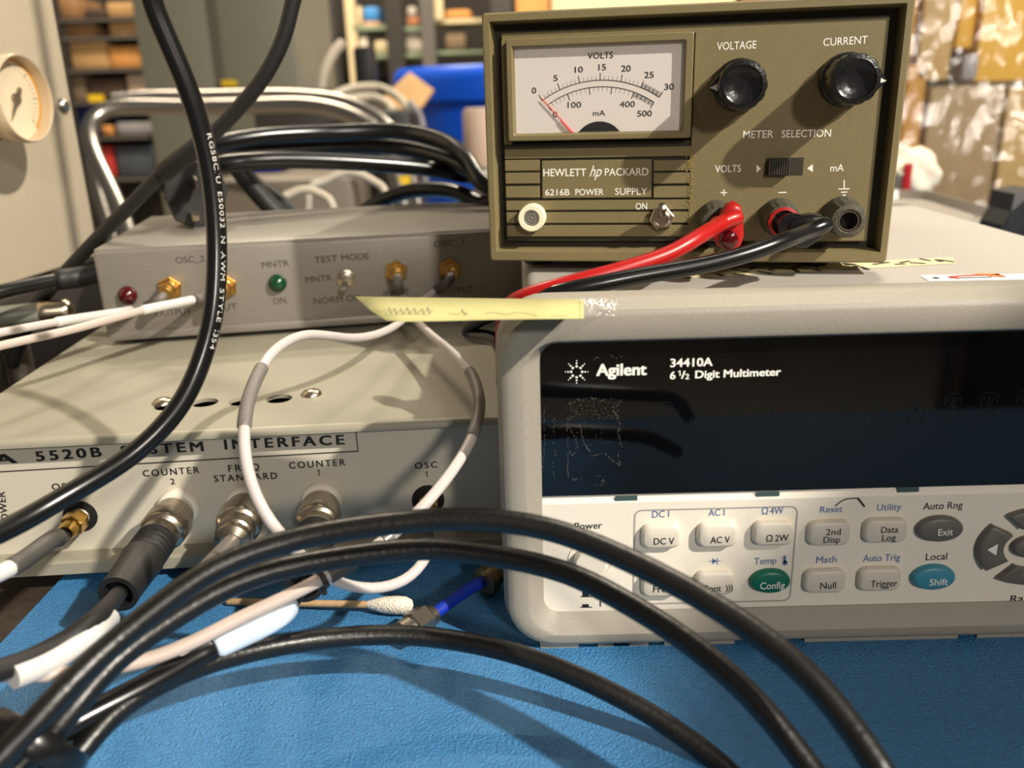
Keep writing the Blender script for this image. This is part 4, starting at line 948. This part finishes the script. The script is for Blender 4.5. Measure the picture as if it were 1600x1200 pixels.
obj('pencil_writing', bm, m_pencil, no, smooth=0)
bm = B(); tp = [(905, 467), (940, 466.5), (963, 466)]; td = [(905, 497), (940, 494), (963, 493)]
ra = [bm.verts.new(pz(x, y, nz+.0003-(i*.0002))) for i, (x, y) in enumerate(tp)]; rb = [bm.verts.new(AG.w(AG.f(x, y, -.0003)) if i else pz(x, y, nz+.0003)) for i, (x, y) in enumerate(td)]
for i in range(2): bm.faces.new((ra[i], ra[i+1], rb[i+1], rb[i]))
obj('clear_tape', bm, m_tape, no, smooth=0)

# ================================================================== BEIGE PANEL WITH GAUGE
CB = Frame(pd(110, 150, .52), radians(83)); CB.o.z = 0
cab = empty('control_cabinet', 'beige grey metal cabinet with a round pressure gauge at the left edge', 'cabinet', (CB.o.x, CB.o.y, 0), CB.yaw)
bm = B(); add_box(bm, (-.30, 0, .062), (0, .16, .48), bev=.0015); obj('body', bm, m_cab, cab)
g_c = CB.f(52, 155, 0); gz = g_c.z
gr = CB.f(43, 154, -.038)
bm = B(); add_lathe(bm, [(.0185, 0), (.0185, -.0002), (.0195, .004), (.0195, .026), (.0180, .030)], (gr.x, 0, gr.z), (0, -1, 0), 48, cap=False); ga = obj('gauge_body', bm, m_blks, cab)
bm = B(); add_lathe(bm, [(.0186, .026), (.0208, .0265), (.0213, .033), (.0211, .0368), (.0205, .0376), (.0199, .0374), (.0197, .0340), (.0196, .031)], (gr.x, 0, gr.z), (0, -1, 0), 64, cap=False); obj('gauge_bezel', bm, mat('clear_amber_rim', (226, 206, 176), .2, trans=.35), ga)
bm = B(); add_lathe(bm, [(.0197, .0300), (.0197, .0312)], (gr.x, 0, gr.z), (0, -1, 0), 48); gd = obj('gauge_dial', bm, mat('gauge_card', (238, 226, 202), .5), ga)
bm = B(); add_lathe(bm, [(.0199, .0360), (.0195, .0368), (.015, .0376), (.0001, .0379)], (gr.x, 0, gr.z), (0, -1, 0), 48, cap=False); obj('gauge_lens', bm, m_gauge, ga)
class GP:
    pass
gy = -.0313
bm = B()
def gline(a, r0, r1, w):
    u = Vector((cos(a), 0, sin(a))); v = Vector((-sin(a), 0, cos(a))); o = Vector((gr.x, gy, gr.z))
    bm.faces.new([bm.verts.new(o+q) for q in (u*r0-v*w, u*r1-v*w, u*r1+v*w, u*r0+v*w)])
for i in range(31): gline(radians(-45+9*i), .0140, .0162 if i % 5 else .0170, .00012 if i % 5 else .00025)
for i in range(10):
    a = radians(-30+i*8); a2 = radians(-30+i*8+8); o = Vector((gr.x, gy, gr.z))
obj('dial_markings', bm, m_prtbk, gd, smooth=0)
bm = B(); o = Vector((gr.x, gy, gr.z)); k = 24
pa = [(cos(radians(-50+i*150/k)), sin(radians(-50+i*150/k))) for i in range(k+1)]
for (a, b), (c2, d2) in zip(pa, pa[1:]): bm.faces.new([bm.verts.new(o+Vector((x*r, 0, z*r))) for x, z, r in ((a, b, .0178), (a, b, .0195), (c2, d2, .0195), (c2, d2, .0178))])
obj('dial_colour_band', bm, mat('amber_band', (214, 160, 70), .6), gd, smooth=0)
bm = B(); d = Vector((cos(radians(235)), 0, sin(radians(235)))); add_lathe(bm, [(.0010, -.006), (.0014, 0), (.0002, .012)], o+Vector((0, -.0012, 0)), d, 8); add_lathe(bm, [(.0028, 0), (.0026, .0016)], o, (0, -1, 0), 20); obj('pointer', bm, m_steel, gd)
sc_ = CB.f(97, 165, 0); bm = B(); add_lathe(bm, [(.0046, 0), (.0044, .0012), (.0034, .0028), (.0018, .0038), (.0001, .0040)], (sc_.x, 0, sc_.z), (0, -1, 0), 24, cap=False); obj('screw', bm, m_chrome, cab, smooth=60)
bm = B(); add_box(bm, (-.32, -.01, .002), (-.004, .16, .0615), bev=.002); plinth = obj('equipment_box', bm, mat('dark_brown_equipment', (44, 38, 34), .6)); plinth.location = (CB.o.x, CB.o.y, -.004); plinth.rotation_euler = (0, 0, CB.yaw)
tag(plinth, 'dark brown equipment box under the beige gauge cabinet at the left edge', 'electronics box')
for k, (q, r) in enumerate((((30, 560, .43), .006), ((14, 560, .44), .004))):
    c_ = pd(*q); bm = B(); add_lathe(bm, [(r, 0), (r, c_.z+.02)], (c_.x, c_.y, -.004), (0, 0, 1), 16); o_ = obj('post', bm, m_steel); tag(o_, ('thick' if k == 0 else 'thin')+' steel post standing in the gap left of the putty grey interface', 'post')

# ================================================================== SURROUNDINGS BEHIND THE BENCH
def bb(name, label, cat, x0, y0, x1, y1, Y, depth, m_, group=None, parent=None, bev=.0, zb=None, kind=None):
    """upright box whose front face stands at distance Y and covers these photo coordinates"""
    c0 = pY((x0+x1)/2, y1, Y); c1 = pY((x0+x1)/2, y0, Y); l = pY(x0, (y0+y1)/2, Y).x; r = pY(x1, (y0+y1)/2, Y).x
    bz_ = c0.z if zb is None else zb
    w = (r-l)/2; bm = B(); add_box(bm, (-w, 0, 0), (w, depth, c1.z-bz_), bev=min(bev, w*.4))
    o = obj(name, bm, m_, parent)
    base = Vector(((l+r)/2, Y, bz_))
    o.location = base - (parent.location if parent else Vector())
    if label: tag(o, label, cat, group)
    if kind: o['kind'] = kind
    return o
FZ = -.90
m_greencab = mat('grey_green_cabinet', (128, 126, 108), .5, var=.03, vscale=5)
gc = empty('steel_cabinet', 'tall grey green steel cabinet with a vertical seam behind the chrome chair', 'cabinet', (pY(335, 100, 2.4).x, 2.4, FZ))
bb('body', None, None, 225, -160, 342, 420, 2.4, .5, m_greencab, parent=gc, bev=.004, zb=FZ); bb('body', None, None, 344, -160, 468, 420, 2.4, .5, m_greencab, parent=gc, bev=.004, zb=FZ)
bb('door_seam', None, None, 331, -160, 343, 300, 2.39, .02, mat('grey_green_edge', (96, 94, 82), .5), parent=gc, zb=FZ+.1)
m_dark = mat('dark_steel_upright', (46, 42, 38), .6); m_creamp = mat('cream_post', (214, 196, 156), .6); m_pgreen = mat('pale_green_shelf', (136, 150, 124), .6)
m_grayup = mat('grey_upright', (92, 88, 82), .6); m_tan = mat('kraft_cardboard', (178, 140, 92), .8, var=.1, vscale=9); m_brn = mat('brown_cardboard', (134, 98, 62), .8, var=.1, vscale=9)
m_org = mat('orange_tan_cardboard', (204, 142, 76), .8, var=.08, vscale=9); m_darkbrn = mat('dark_brown_carton', (66, 48, 38), .8); m_offw = mat('offwhite_plastic', (212, 200, 184), .5)
m_shadow = mat('shelf_bay_shade', (40, 35, 31), .9); m_sky = mat('sky_blue_tin', (66, 140, 206), .5); m_navy = mat('navy_plastic', (26, 40, 112), .5); m_lav = mat('lavender_grey_plastic', (150, 146, 150), .5)  # rack back panels: shade deep in the bays put into the colour
# left rack
Y1 = 4.6
rk = empty('storage_rack', 'dark storage rack full of cardboard boxes between the beige cabinet and the grey green cabinet', 'shelving', (pY(160, 100, Y1).x, Y1, FZ))
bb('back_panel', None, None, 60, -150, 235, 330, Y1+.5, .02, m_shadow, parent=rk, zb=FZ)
for y in (29, 58, 109, 160, 215, 280): bb('shelf', None, None, 62, y, 232, y+4, Y1, .45, m_grayup, parent=rk)
for x in (92, 228): bb('upright', None, None, x, -150, x+8, 330, Y1-.02, .04, m_dark, parent=rk, zb=FZ)
L_ = [('cardboard_box', 'wide brown carton on the third shelf of the left rack', 110, 59+5, 168, 109, m_tan), ('cardboard_box', 'bright orange tan carton right of the wide brown one in the left rack', 170, 72, 219, 109, m_org),
      ('cardboard_box', 'light kraft carton at the right of the second shelf of the left rack', 170, 34, 217, 58, m_tan), ('cardboard_box', 'brown carton at the left of the second shelf of the left rack', 102, 36, 150, 58, m_brn),
      ('cardboard_box', 'kraft carton at the top right of the left rack', 166, 3, 208, 29, m_tan), ('cardboard_box', 'dark brown carton at the top of the left rack', 131, 13, 163, 29, m_darkbrn), ('cardboard_box', 'reddish brown carton at the top left of the left rack', 92, -4, 120, 29, m_brn),
      ('carton', 'dark open carton on the fourth shelf of the left rack', 138, 122, 196, 160, m_darkbrn), ('bag', 'pale pinkish bag at the right end of the fourth shelf of the left rack', 199, 116, 228, 160, mat('pale_bag', (176, 152, 136), .6)), ('carton', 'grey brown carton at the left of the fourth shelf of the left rack', 104, 118, 134, 160, mat('grey_brown_carton', (110, 92, 74), .8)),
      ('crate', 'lavender grey plastic crate low in the left rack', 182, 190, 238, 215, m_lav), ('crate', 'dark slate crate under the lavender one in the left rack', 182, 228, 240, 280, mat('slate_plastic', (74, 80, 88), .5)), ('box', 'red box low in the left rack', 160, 228, 178, 280, mat('red_plastic', (196, 54, 50), .5)), ('box', 'small orange box above the red one in the left rack', 158, 196, 176, 215, m_org)]
for n_, lb, x0, y0, x1, y1, m_ in L_:
    bb(n_, lb, n_.replace('_', ' '), x0, y0, x1, y1, Y1+.03, .3, m_, bev=.012, zb=pY(147, y1, Y1).z+.004)
bb('storage_bin', 'navy blue storage bin just left of the chrome chair frame', 'bin', 112, 166, 152, 215, Y1+.03, .3, m_navy, bev=.01, zb=pY(147, 215, Y1).z+.004); 
bb('tag', 'yellow tag above the navy blue bin', 'tag', 138, 148, 160, 159, Y1-.05, .02, m_yel); bb('tag', 'yellow tag on the grey green cabinet', 'tag', 346, 125, 368, 135, 2.36, .02, m_yel)
# middle racks
Y2 = 5.2
rk = empty('storage_rack', 'storage rack of dark posts and pale green shelves behind the blue drum', 'shelving', (pY(580, 100, Y2).x, Y2, FZ))
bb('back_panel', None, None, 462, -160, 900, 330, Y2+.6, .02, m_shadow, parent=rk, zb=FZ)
for x0, x1, m_ in ((498, 531, m_dark), (606, 632, m_dark), (660, 681, m_grayup)): bb('upright', None, None, x0, -160, x1, 330, Y2-.05, .06, m_, parent=rk, zb=FZ)
bb('upright', None, None, 536, -160, 551, 118, Y2, .06, m_creamp, parent=rk, zb=FZ)
for x0, x1, y in ((464, 498, 43), (552, 606, 40), (632, 662, 41), (632, 662, 82), (552, 606, 84), (464, 498, 90)): bb('shelf', None, None, x0, y, x1, y+7, Y2, .5, m_pgreen, parent=rk)
bb('shelf', None, None, 676, 29, 760, 36, Y2, .4, m_creamp, parent=rk); bb('shelf', None, None, 682, 79, 760, 84, Y2, .4, m_pgreen, parent=rk); bb('upright', None, None, 674, -160, 688, 30, Y2-.02, .04, m_creamp, parent=rk)
M_ = [('jar', 'amber orange jar on the rack left of the dark post', 472, 10, 497, 43, mat('amber_plastic', (226, 158, 52), .4)), ('box', 'tall orange carton under the amber jar', 472, 52, 486, 90, m_org), ('bottle', 'small grey bottle right of the tall orange carton', 489, 62, 499, 90, m_lav),
      ('tin', 'sky blue tin on the pale green shelf', 568, 10, 593, 34, m_sky), ('box', 'flat pinkish box under the sky blue tin', 567, 34, 594, 40, mat('pinkish_box', (208, 166, 136), .7)), ('jar', 'cream jar left of the sky blue tin', 558, 10, 565, 40, m_creamp),
      ('jar', 'white jar on the narrow shelf beside the grey post', 633, 50, 662, 82, m_offw), ('pot', 'orange brown pot on the narrow top shelf', 634, 26, 655, 41, mat('terracotta', (200, 128, 92), .7)), ('jar', 'white lid jar above the orange brown pot', 636, 10, 650, 26, m_offw),
      ('box', 'orange box under the cream shelf edge near the power supply', 692, 15, 736, 29, m_org), ('basket', 'brown basket in the dark bay beside the power supply', 695, 50, 729, 79, mat('brown_basket', (122, 102, 80), .8, var=.3, vscale=20)),
      ('bottle', 'white topped bottle on the rack beside the black clamp', 561, 54, 574, 84, m_offw), ('jar', 'squat cream jar right of the white topped bottle', 585, 62, 606, 84, m_creamp)]
for n_, lb, x0, y0, x1, y1, m_ in M_: bb(n_, lb, n_, x0, y0, x1, y1, Y2+.03, .2, m_, bev=.02, zb=pY((x0+x1)/2, y1, Y2).z+.005)
for k, (x0, y0, x1, y1, m_, lb) in enumerate(((765, -30, 800, 14, m_dark, 'dark carton just above the left top corner of the power supply'), (806, -40, 858, 12, m_org, 'orange carton just above the top edge of the power supply'), (862, -40, 1150, 10, m_creamp, 'long cream carton above the top edge of the power supply'), (1160, -60, 1420, 4, m_brn, 'brown carton above the right top corner of the power supply'))):
    bb('cardboard_box', lb, 'cardboard box', x0, y0, x1, y1+24, 4.9, .3, m_, bev=.01, zb=FZ)
# things on the far table
Y3 = 1.9
bb('side_table', 'dark side table behind the chrome chair carrying hoses', 'table', 395, 168, 590, 190, Y3, .6, mat('dark_table', (58, 54, 50), .5), bev=.01, zb=FZ)
bb('equipment_case', 'flat black equipment case on the side table behind the chrome chair', 'case', 400, 139, 530, 168, Y3+.02, .4, m_blks, bev=.01)
bb('clamp', 'black clamp standing on the dark side table', 'clamp', 554, 72, 584, 168, Y3+.3, .08, m_blks, bev=.01)
def hose(label, pts, r, m_): r_, P_ = cable('hose', label, 'hose', pts); seg(r_, P_, 'tube', r, 0, 99, m_)
m_hose = mat('cream_grey_hose', (186, 176, 158), .5)
hose('cream grey hose standing up from the side table with an orange end', [(500, 150, 1.85), (506, 115, 1.85), (520, 85, 1.86), (534, 68, 1.87)], .0105, m_hose)
hose('cream hose loop lying on the side table, rear one', [(520, 150, 1.8), (550, 138, 1.85), (590, 136, 1.9), (620, 150, 1.85), (638, 170, 1.75)], .0085, m_hose)
hose('cream hose loop lying on the side table, front one', [(545, 155, 1.7), (580, 152, 1.72), (605, 162, 1.7), (615, 175, 1.65)], .0085, m_hose)
hose('lavender grey cable hanging beside the blue drum', [(640, 160, 1.7), (655, 180, 1.7), (662, 215, 1.7), (664, 300, 1.72)], .0065, m_lav)
bb('storage_bin', 'black storage bin in front of the blue drum', 'bin', 578, 172, 648, 330, 1.62, .15, m_blks, bev=.02, zb=FZ)
bm = B(); v = [pd(600, 150, 2.0), pd(640, 112, 2.05), pd(678, 140, 1.98), pd(658, 168, 1.92), pd(625, 172, 1.92)]
add_loft(bm, [v, [p+Vector((0, .012, -.004)) for p in v]], capa=True, capb=True); cbp = obj('cardboard_sheet', bm, m_tan, smooth=0); tag(cbp, 'torn tan cardboard sheet leaning against the blue drum', 'cardboard')
# blue drum
dc = pY(775, 110, 2.6); rr = .335; dc = Vector((dc.x+.02, 2.6+.33, 0)); ztop = pY(720, 101, 2.6).z
bm = B(); H_ = ztop-FZ
add_lathe(bm, [(rr*.80, 0), (rr*.82, .02), (rr*.90, H_-.11), (rr*.905, H_-.10), (rr*1.04, H_-.095), (rr*1.06, H_-.04), (rr*1.04, H_-.012), (rr*1.0, H_), (rr*.97, H_-.01), (rr*.9, H_-.12), (rr*.78, .03)], (0, 0, 0), (0, 0, 1), 64, cap=True)
dr = obj('plastic_drum', bm, mat('blue_plastic_drum', (8, 92, 232), .4)); dr.location = (dc.x, dc.y, FZ); tag(dr, 'bright blue plastic drum with a thick rim left of the power supply', 'drum')
bm = B(); c0 = pY(765, 260, 1.35); c1 = pY(765, 168, 1.35); add_lathe(bm, [(.036, 0), (.038, .004), (.038, c1.z-c0.z-.006), (.034, c1.z-c0.z), (.02, c1.z-c0.z)], (0, 0, 0), (0, 0, 1), 40); pr0 = obj('paper_roll', bm, mat('pale_pink_roll', (216, 190, 170), .6)); pr0.location = (c0.x, 1.35, c0.z); tag(pr0, 'pale pinkish roll standing between the blue drum and the power supply', 'roll')
sb = bb('stand', 'grey stand carrying the pale pinkish roll', 'stand', 742, 262, 800, 420, 1.31, .12, m_grayup, bev=.004, zb=FZ)
# low things seen between the coil and the oscillator box
bb('low_table', 'low grey brown table behind the oscillator box under the black coil', 'table', 330, 277, 562, 420, 1.5, .36, mat('grey_brown_table', (118, 108, 94), .5), bev=.02, zb=FZ)
bb('storage_bin', 'bright blue bin seen through the gap below the coil', 'bin', 352, 254, 440, 276, 1.6, .1, mat('blue_bin', (22, 30, 190), .5), bev=.01, zb=pY(446, 277, 1.5).z+.002)
bb('tag', 'yellow tag beside the chrome chair leg', 'tag', 624, 276, 640, 290, 1.20, .01, m_yel)
def arch(label, pts, d):
    P_ = [pd(x, y, d) for x, y in pts]; a, b = P_[0], P_[-1]
    hose(label, [Vector((a.x-.004, a.y, .006))]+P_+[Vector((b.x+.004, b.y, .006))], .0033, m_hose)
arch('pale grey hose arch behind the oscillator box, larger one', [(482, 305), (505, 284), (545, 269), (585, 284), (606, 312)], .72)
arch('pale grey hose arch behind the oscillator box, smaller one', [(438, 325), (452, 304), (478, 296), (506, 306), (522, 330)], .68)
# chrome chair frame
CH = empty('chrome_chair', 'chair with a bent chrome tube back behind the oscillator box', 'chair', pd(380, 330, 1.3))
def tube(nm, pts, r, m_=m_chrome):
    P_ = Path([pd(*q) for q in pts], step=.012); bm = B(); P_.tube(bm, r); o = obj(nm, bm, m_, CH, smooth=60); o.location = -CH.location
tube('back_tube', [(212, 400, 1.18), (196, 350, 1.19), (170, 290, 1.2), (146, 240, 1.21), (138, 205, 1.22), (150, 180, 1.23), (185, 167, 1.24), (280, 168, 1.25), (380, 166, 1.25), (480, 164, 1.24), (545, 178, 1.22), (590, 205, 1.2), (612, 250, 1.19), (630, 320, 1.18), (650, 420, 1.17)], .0115)
tube('inner_tube', [(184, 400, 1.25), (165, 340, 1.26), (150, 290, 1.27), (143, 250, 1.28)], .009)
tube('top_rail', [(176, 156, 1.36), (230, 151, 1.37), (330, 150, 1.38), (450, 148, 1.38), (540, 158, 1.36), (600, 190, 1.34), (634, 240, 1.33), (655, 330, 1.32)], .0095)
bm = B(); q = [pd(*a) for a in ((415, 176, 1.26), (535, 180, 1.25), (560, 205, 1.24), (420, 205, 1.25))]
# right hand side: wrapped load, bag, plastic tray
m_gold_c = mat('golden_yellow_carton', (222, 172, 60), .7, var=.12, vscale=8); m_goldd = mat('dark_gold_carton', (186, 134, 48), .7, var=.1, vscale=8)
Y4 = 1.55; k = 0
for x0, y0, x1, y1, m_, lb in ((1405, -120, 1440, 96, m_goldd, 'narrow dark gold carton in the wrapped load beside the power supply, upper one'), (1405, 100, 1440, 330, m_goldd, 'narrow dark gold carton in the wrapped load beside the power supply, lower one'),
      (1442, -120, 1500, 130, mat('taupe_carton', (190, 160, 108), .7), 'taupe carton in the upper middle of the wrapped load'), (1442, 134, 1560, 330, mat('grey_taupe_carton', (160, 138, 104), .7), 'grey taupe carton low in the wrapped load'),
      (1502, 84, 1534, 130, m_lav, 'small lavender grey box in the middle of the wrapped load'), (1502, -120, 1534, 80, m_gold_c, 'golden carton in the top middle of the wrapped load'), (1536, -120, 1700, 130, mat('bright_gold_carton', (224, 178, 66), .7), 'big bright gold carton at the right of the wrapped load'), (1562, 134, 1700, 330, mat('pale_gold_carton', (190, 160, 104), .7), 'pale gold carton at the lower right of the wrapped load')):
    bb('carton', lb, 'carton', x0+2, y0, x1-2, y1 if y1 > 300 else y1-4, Y4, .35, m_, bev=.006, zb=pY(1558, 331, Y4-.02).z+.003 if y1 > 300 else None)
z4 = pY(1500, 330, Y4).z
bb('pallet_stand', 'brown stand under the wrapped gold cartons', 'stand', 1396, 331, 1720, 420, Y4-.02, .45, m_brn, zb=FZ)
bm = B(); nx, nzz = 46, 40; rows = []
xl, xr = pY(1398, 100, Y4).x, pY(1710, 100, Y4).x; zt_ = pY(1500, -110, Y4).z
for j in range(nzz+1):
    row = []
    for i in range(nx+1):
        x = xl+(xr-xl)*i/nx; z = z4-.02+(zt_-z4)*j/nzz
        d = .016*noise.noise((x*16, z*9, 1.7))+.010*noise.noise((x*45, z*30, 4.1))+.005*noise.noise((x*110, z*90, 2.2))
        row.append(bm.verts.new((x, Y4-.035+d, z)))
    rows.append(row)
for a, b in zip(rows, rows[1:]):
    for i in range(nx): bm.faces.new((a[i], a[i+1], b[i+1], b[i]))
wf = obj('stretch_wrap', bm, glassmat('stretch_wrap_film', fac=.10, rough=.16, bump=.45, bscale=90), smooth=60); tag(wf, 'crinkled clear stretch wrap over the gold cartons at the right', 'plastic wrap')
# white bag
bm = B(); bmesh.ops.create_icosphere(bm, subdivisions=4, radius=1)
for v in bm.verts:
    n_ = noise.noise(v.co*1.8)*.25+noise.noise(v.co*4.0)*.10; v.co = Vector((v.co.x*.036, v.co.y*.04, v.co.z*.026))*(1+n_)
wb_ = obj('plastic_bag', bm, mat('white_foam', (236, 222, 200), .6), smooth=80); wb_.location = pd(1408, 272, .86); tag(wb_, 'crumpled white bag lying on the grey moulded tray behind the power supply', 'bag')
bm = B(); add_box(bm, (-.004, -.002, -.014), (.004, .002, .014), bev=.001); rl = obj('red_label', bm, m_red, wb_); rl.location = (-.012, -.041, .0)
# moulded tray behind the multimeter
m_tray = mat('grey_moulded_plastic', (172, 164, 154), .3, bump=.1, bscale=40)
TR = empty('moulded_tray', 'grey moulded plastic tray lying behind the multimeter', 'tray', pz(1470, 345, .03))
bm = B(); pts = [(1330, 300, .78), (1400, 296, .78), (1450, 298, .76), (1555, 326, .66), (1556, 340, .64), (1520, 352, .64), (1400, 330, .70), (1330, 330, .72)]
v = [pd(*q) for q in pts]
add_loft(bm, [[Vector((p.x, p.y, 0)) for p in v], [p-Vector((0, 0, .008)) for p in v], v, [p*.9+sum(v, Vector())/len(v)*.1+Vector((0, 0, .001)) for p in v], [p*.85+sum(v, Vector())/len(v)*.15-Vector((0, 0, .006)) for p in v]], capa=True, capb=True)
o_ = obj('shell', bm, m_tray, TR, smooth=40); o_.location = -TR.location
BR = empty('bracket', 'black bracket standing behind the multimeter at the right edge', 'bracket', pz(1590, 380, 0.0))
bm = B(); v = [pd(*q) for q in ((1566, 352, .60), (1580, 330, .60), (1586, 303, .60), (1622, 296, .60), (1640, 330, .60), (1640, 380, .60))]
v = [Vector((v[0].x, v[0].y, 0))]+v+[Vector((v[-1].x, v[-1].y, 0))]
add_loft(bm, [v, [p+Vector((0, .03, 0)) for p in v]], capa=True, capb=True); o_ = obj('arm', bm, m_blks, BR, smooth=0); o_.location = -BR.location
# cabinet shape added out of view, right of the bench front, to cast shade
TC = empty('shadow_blocker', 'tall grey cabinet shape added outside the view to shade the keypad and mat', 'cabinet', (.72, -.30, FZ))
bm = B(); add_box(bm, (-.22, -.25, 0), (.22, .21, 1.398), bev=.004); obj('body', bm, m_grayup, TC)
bm = B(); add_box(bm, (-.23, -.20, .7), (-.22, -.18, .85), bev=.003); obj('handle', bm, m_steel, TC)

# ------------------------------------------------------------------ repeats share a group phrase
GROUPS = {'coax_cable': 'coax cables around the instruments', 'power_cable': 'black cables left of the oscillator box', 'test_lead': 'test leads on the power supply', 'hose': 'hoses behind and beside the oscillator box', 'cardboard_box': 'cardboard boxes on the racks',
          'carton': 'cartons behind the bench', 'crate': 'crates in the left rack', 'storage_rack': 'storage racks in the background', 'storage_bin': 'storage bins in the background', 'box': 'small boxes on the racks', 'jar': 'jars on the green shelves', 'bottle': 'bottles on the green shelves',
          'tag': 'yellow tags in the background', 'lead_end': 'thick lead ends behind the coil', 'post': 'steel posts left of the interface'}
for o in list(COL.objects):
    if o.parent is None and o.get('label'):
        g = GROUPS.get(o.name.split('.')[0])
        if g: o['group'] = g
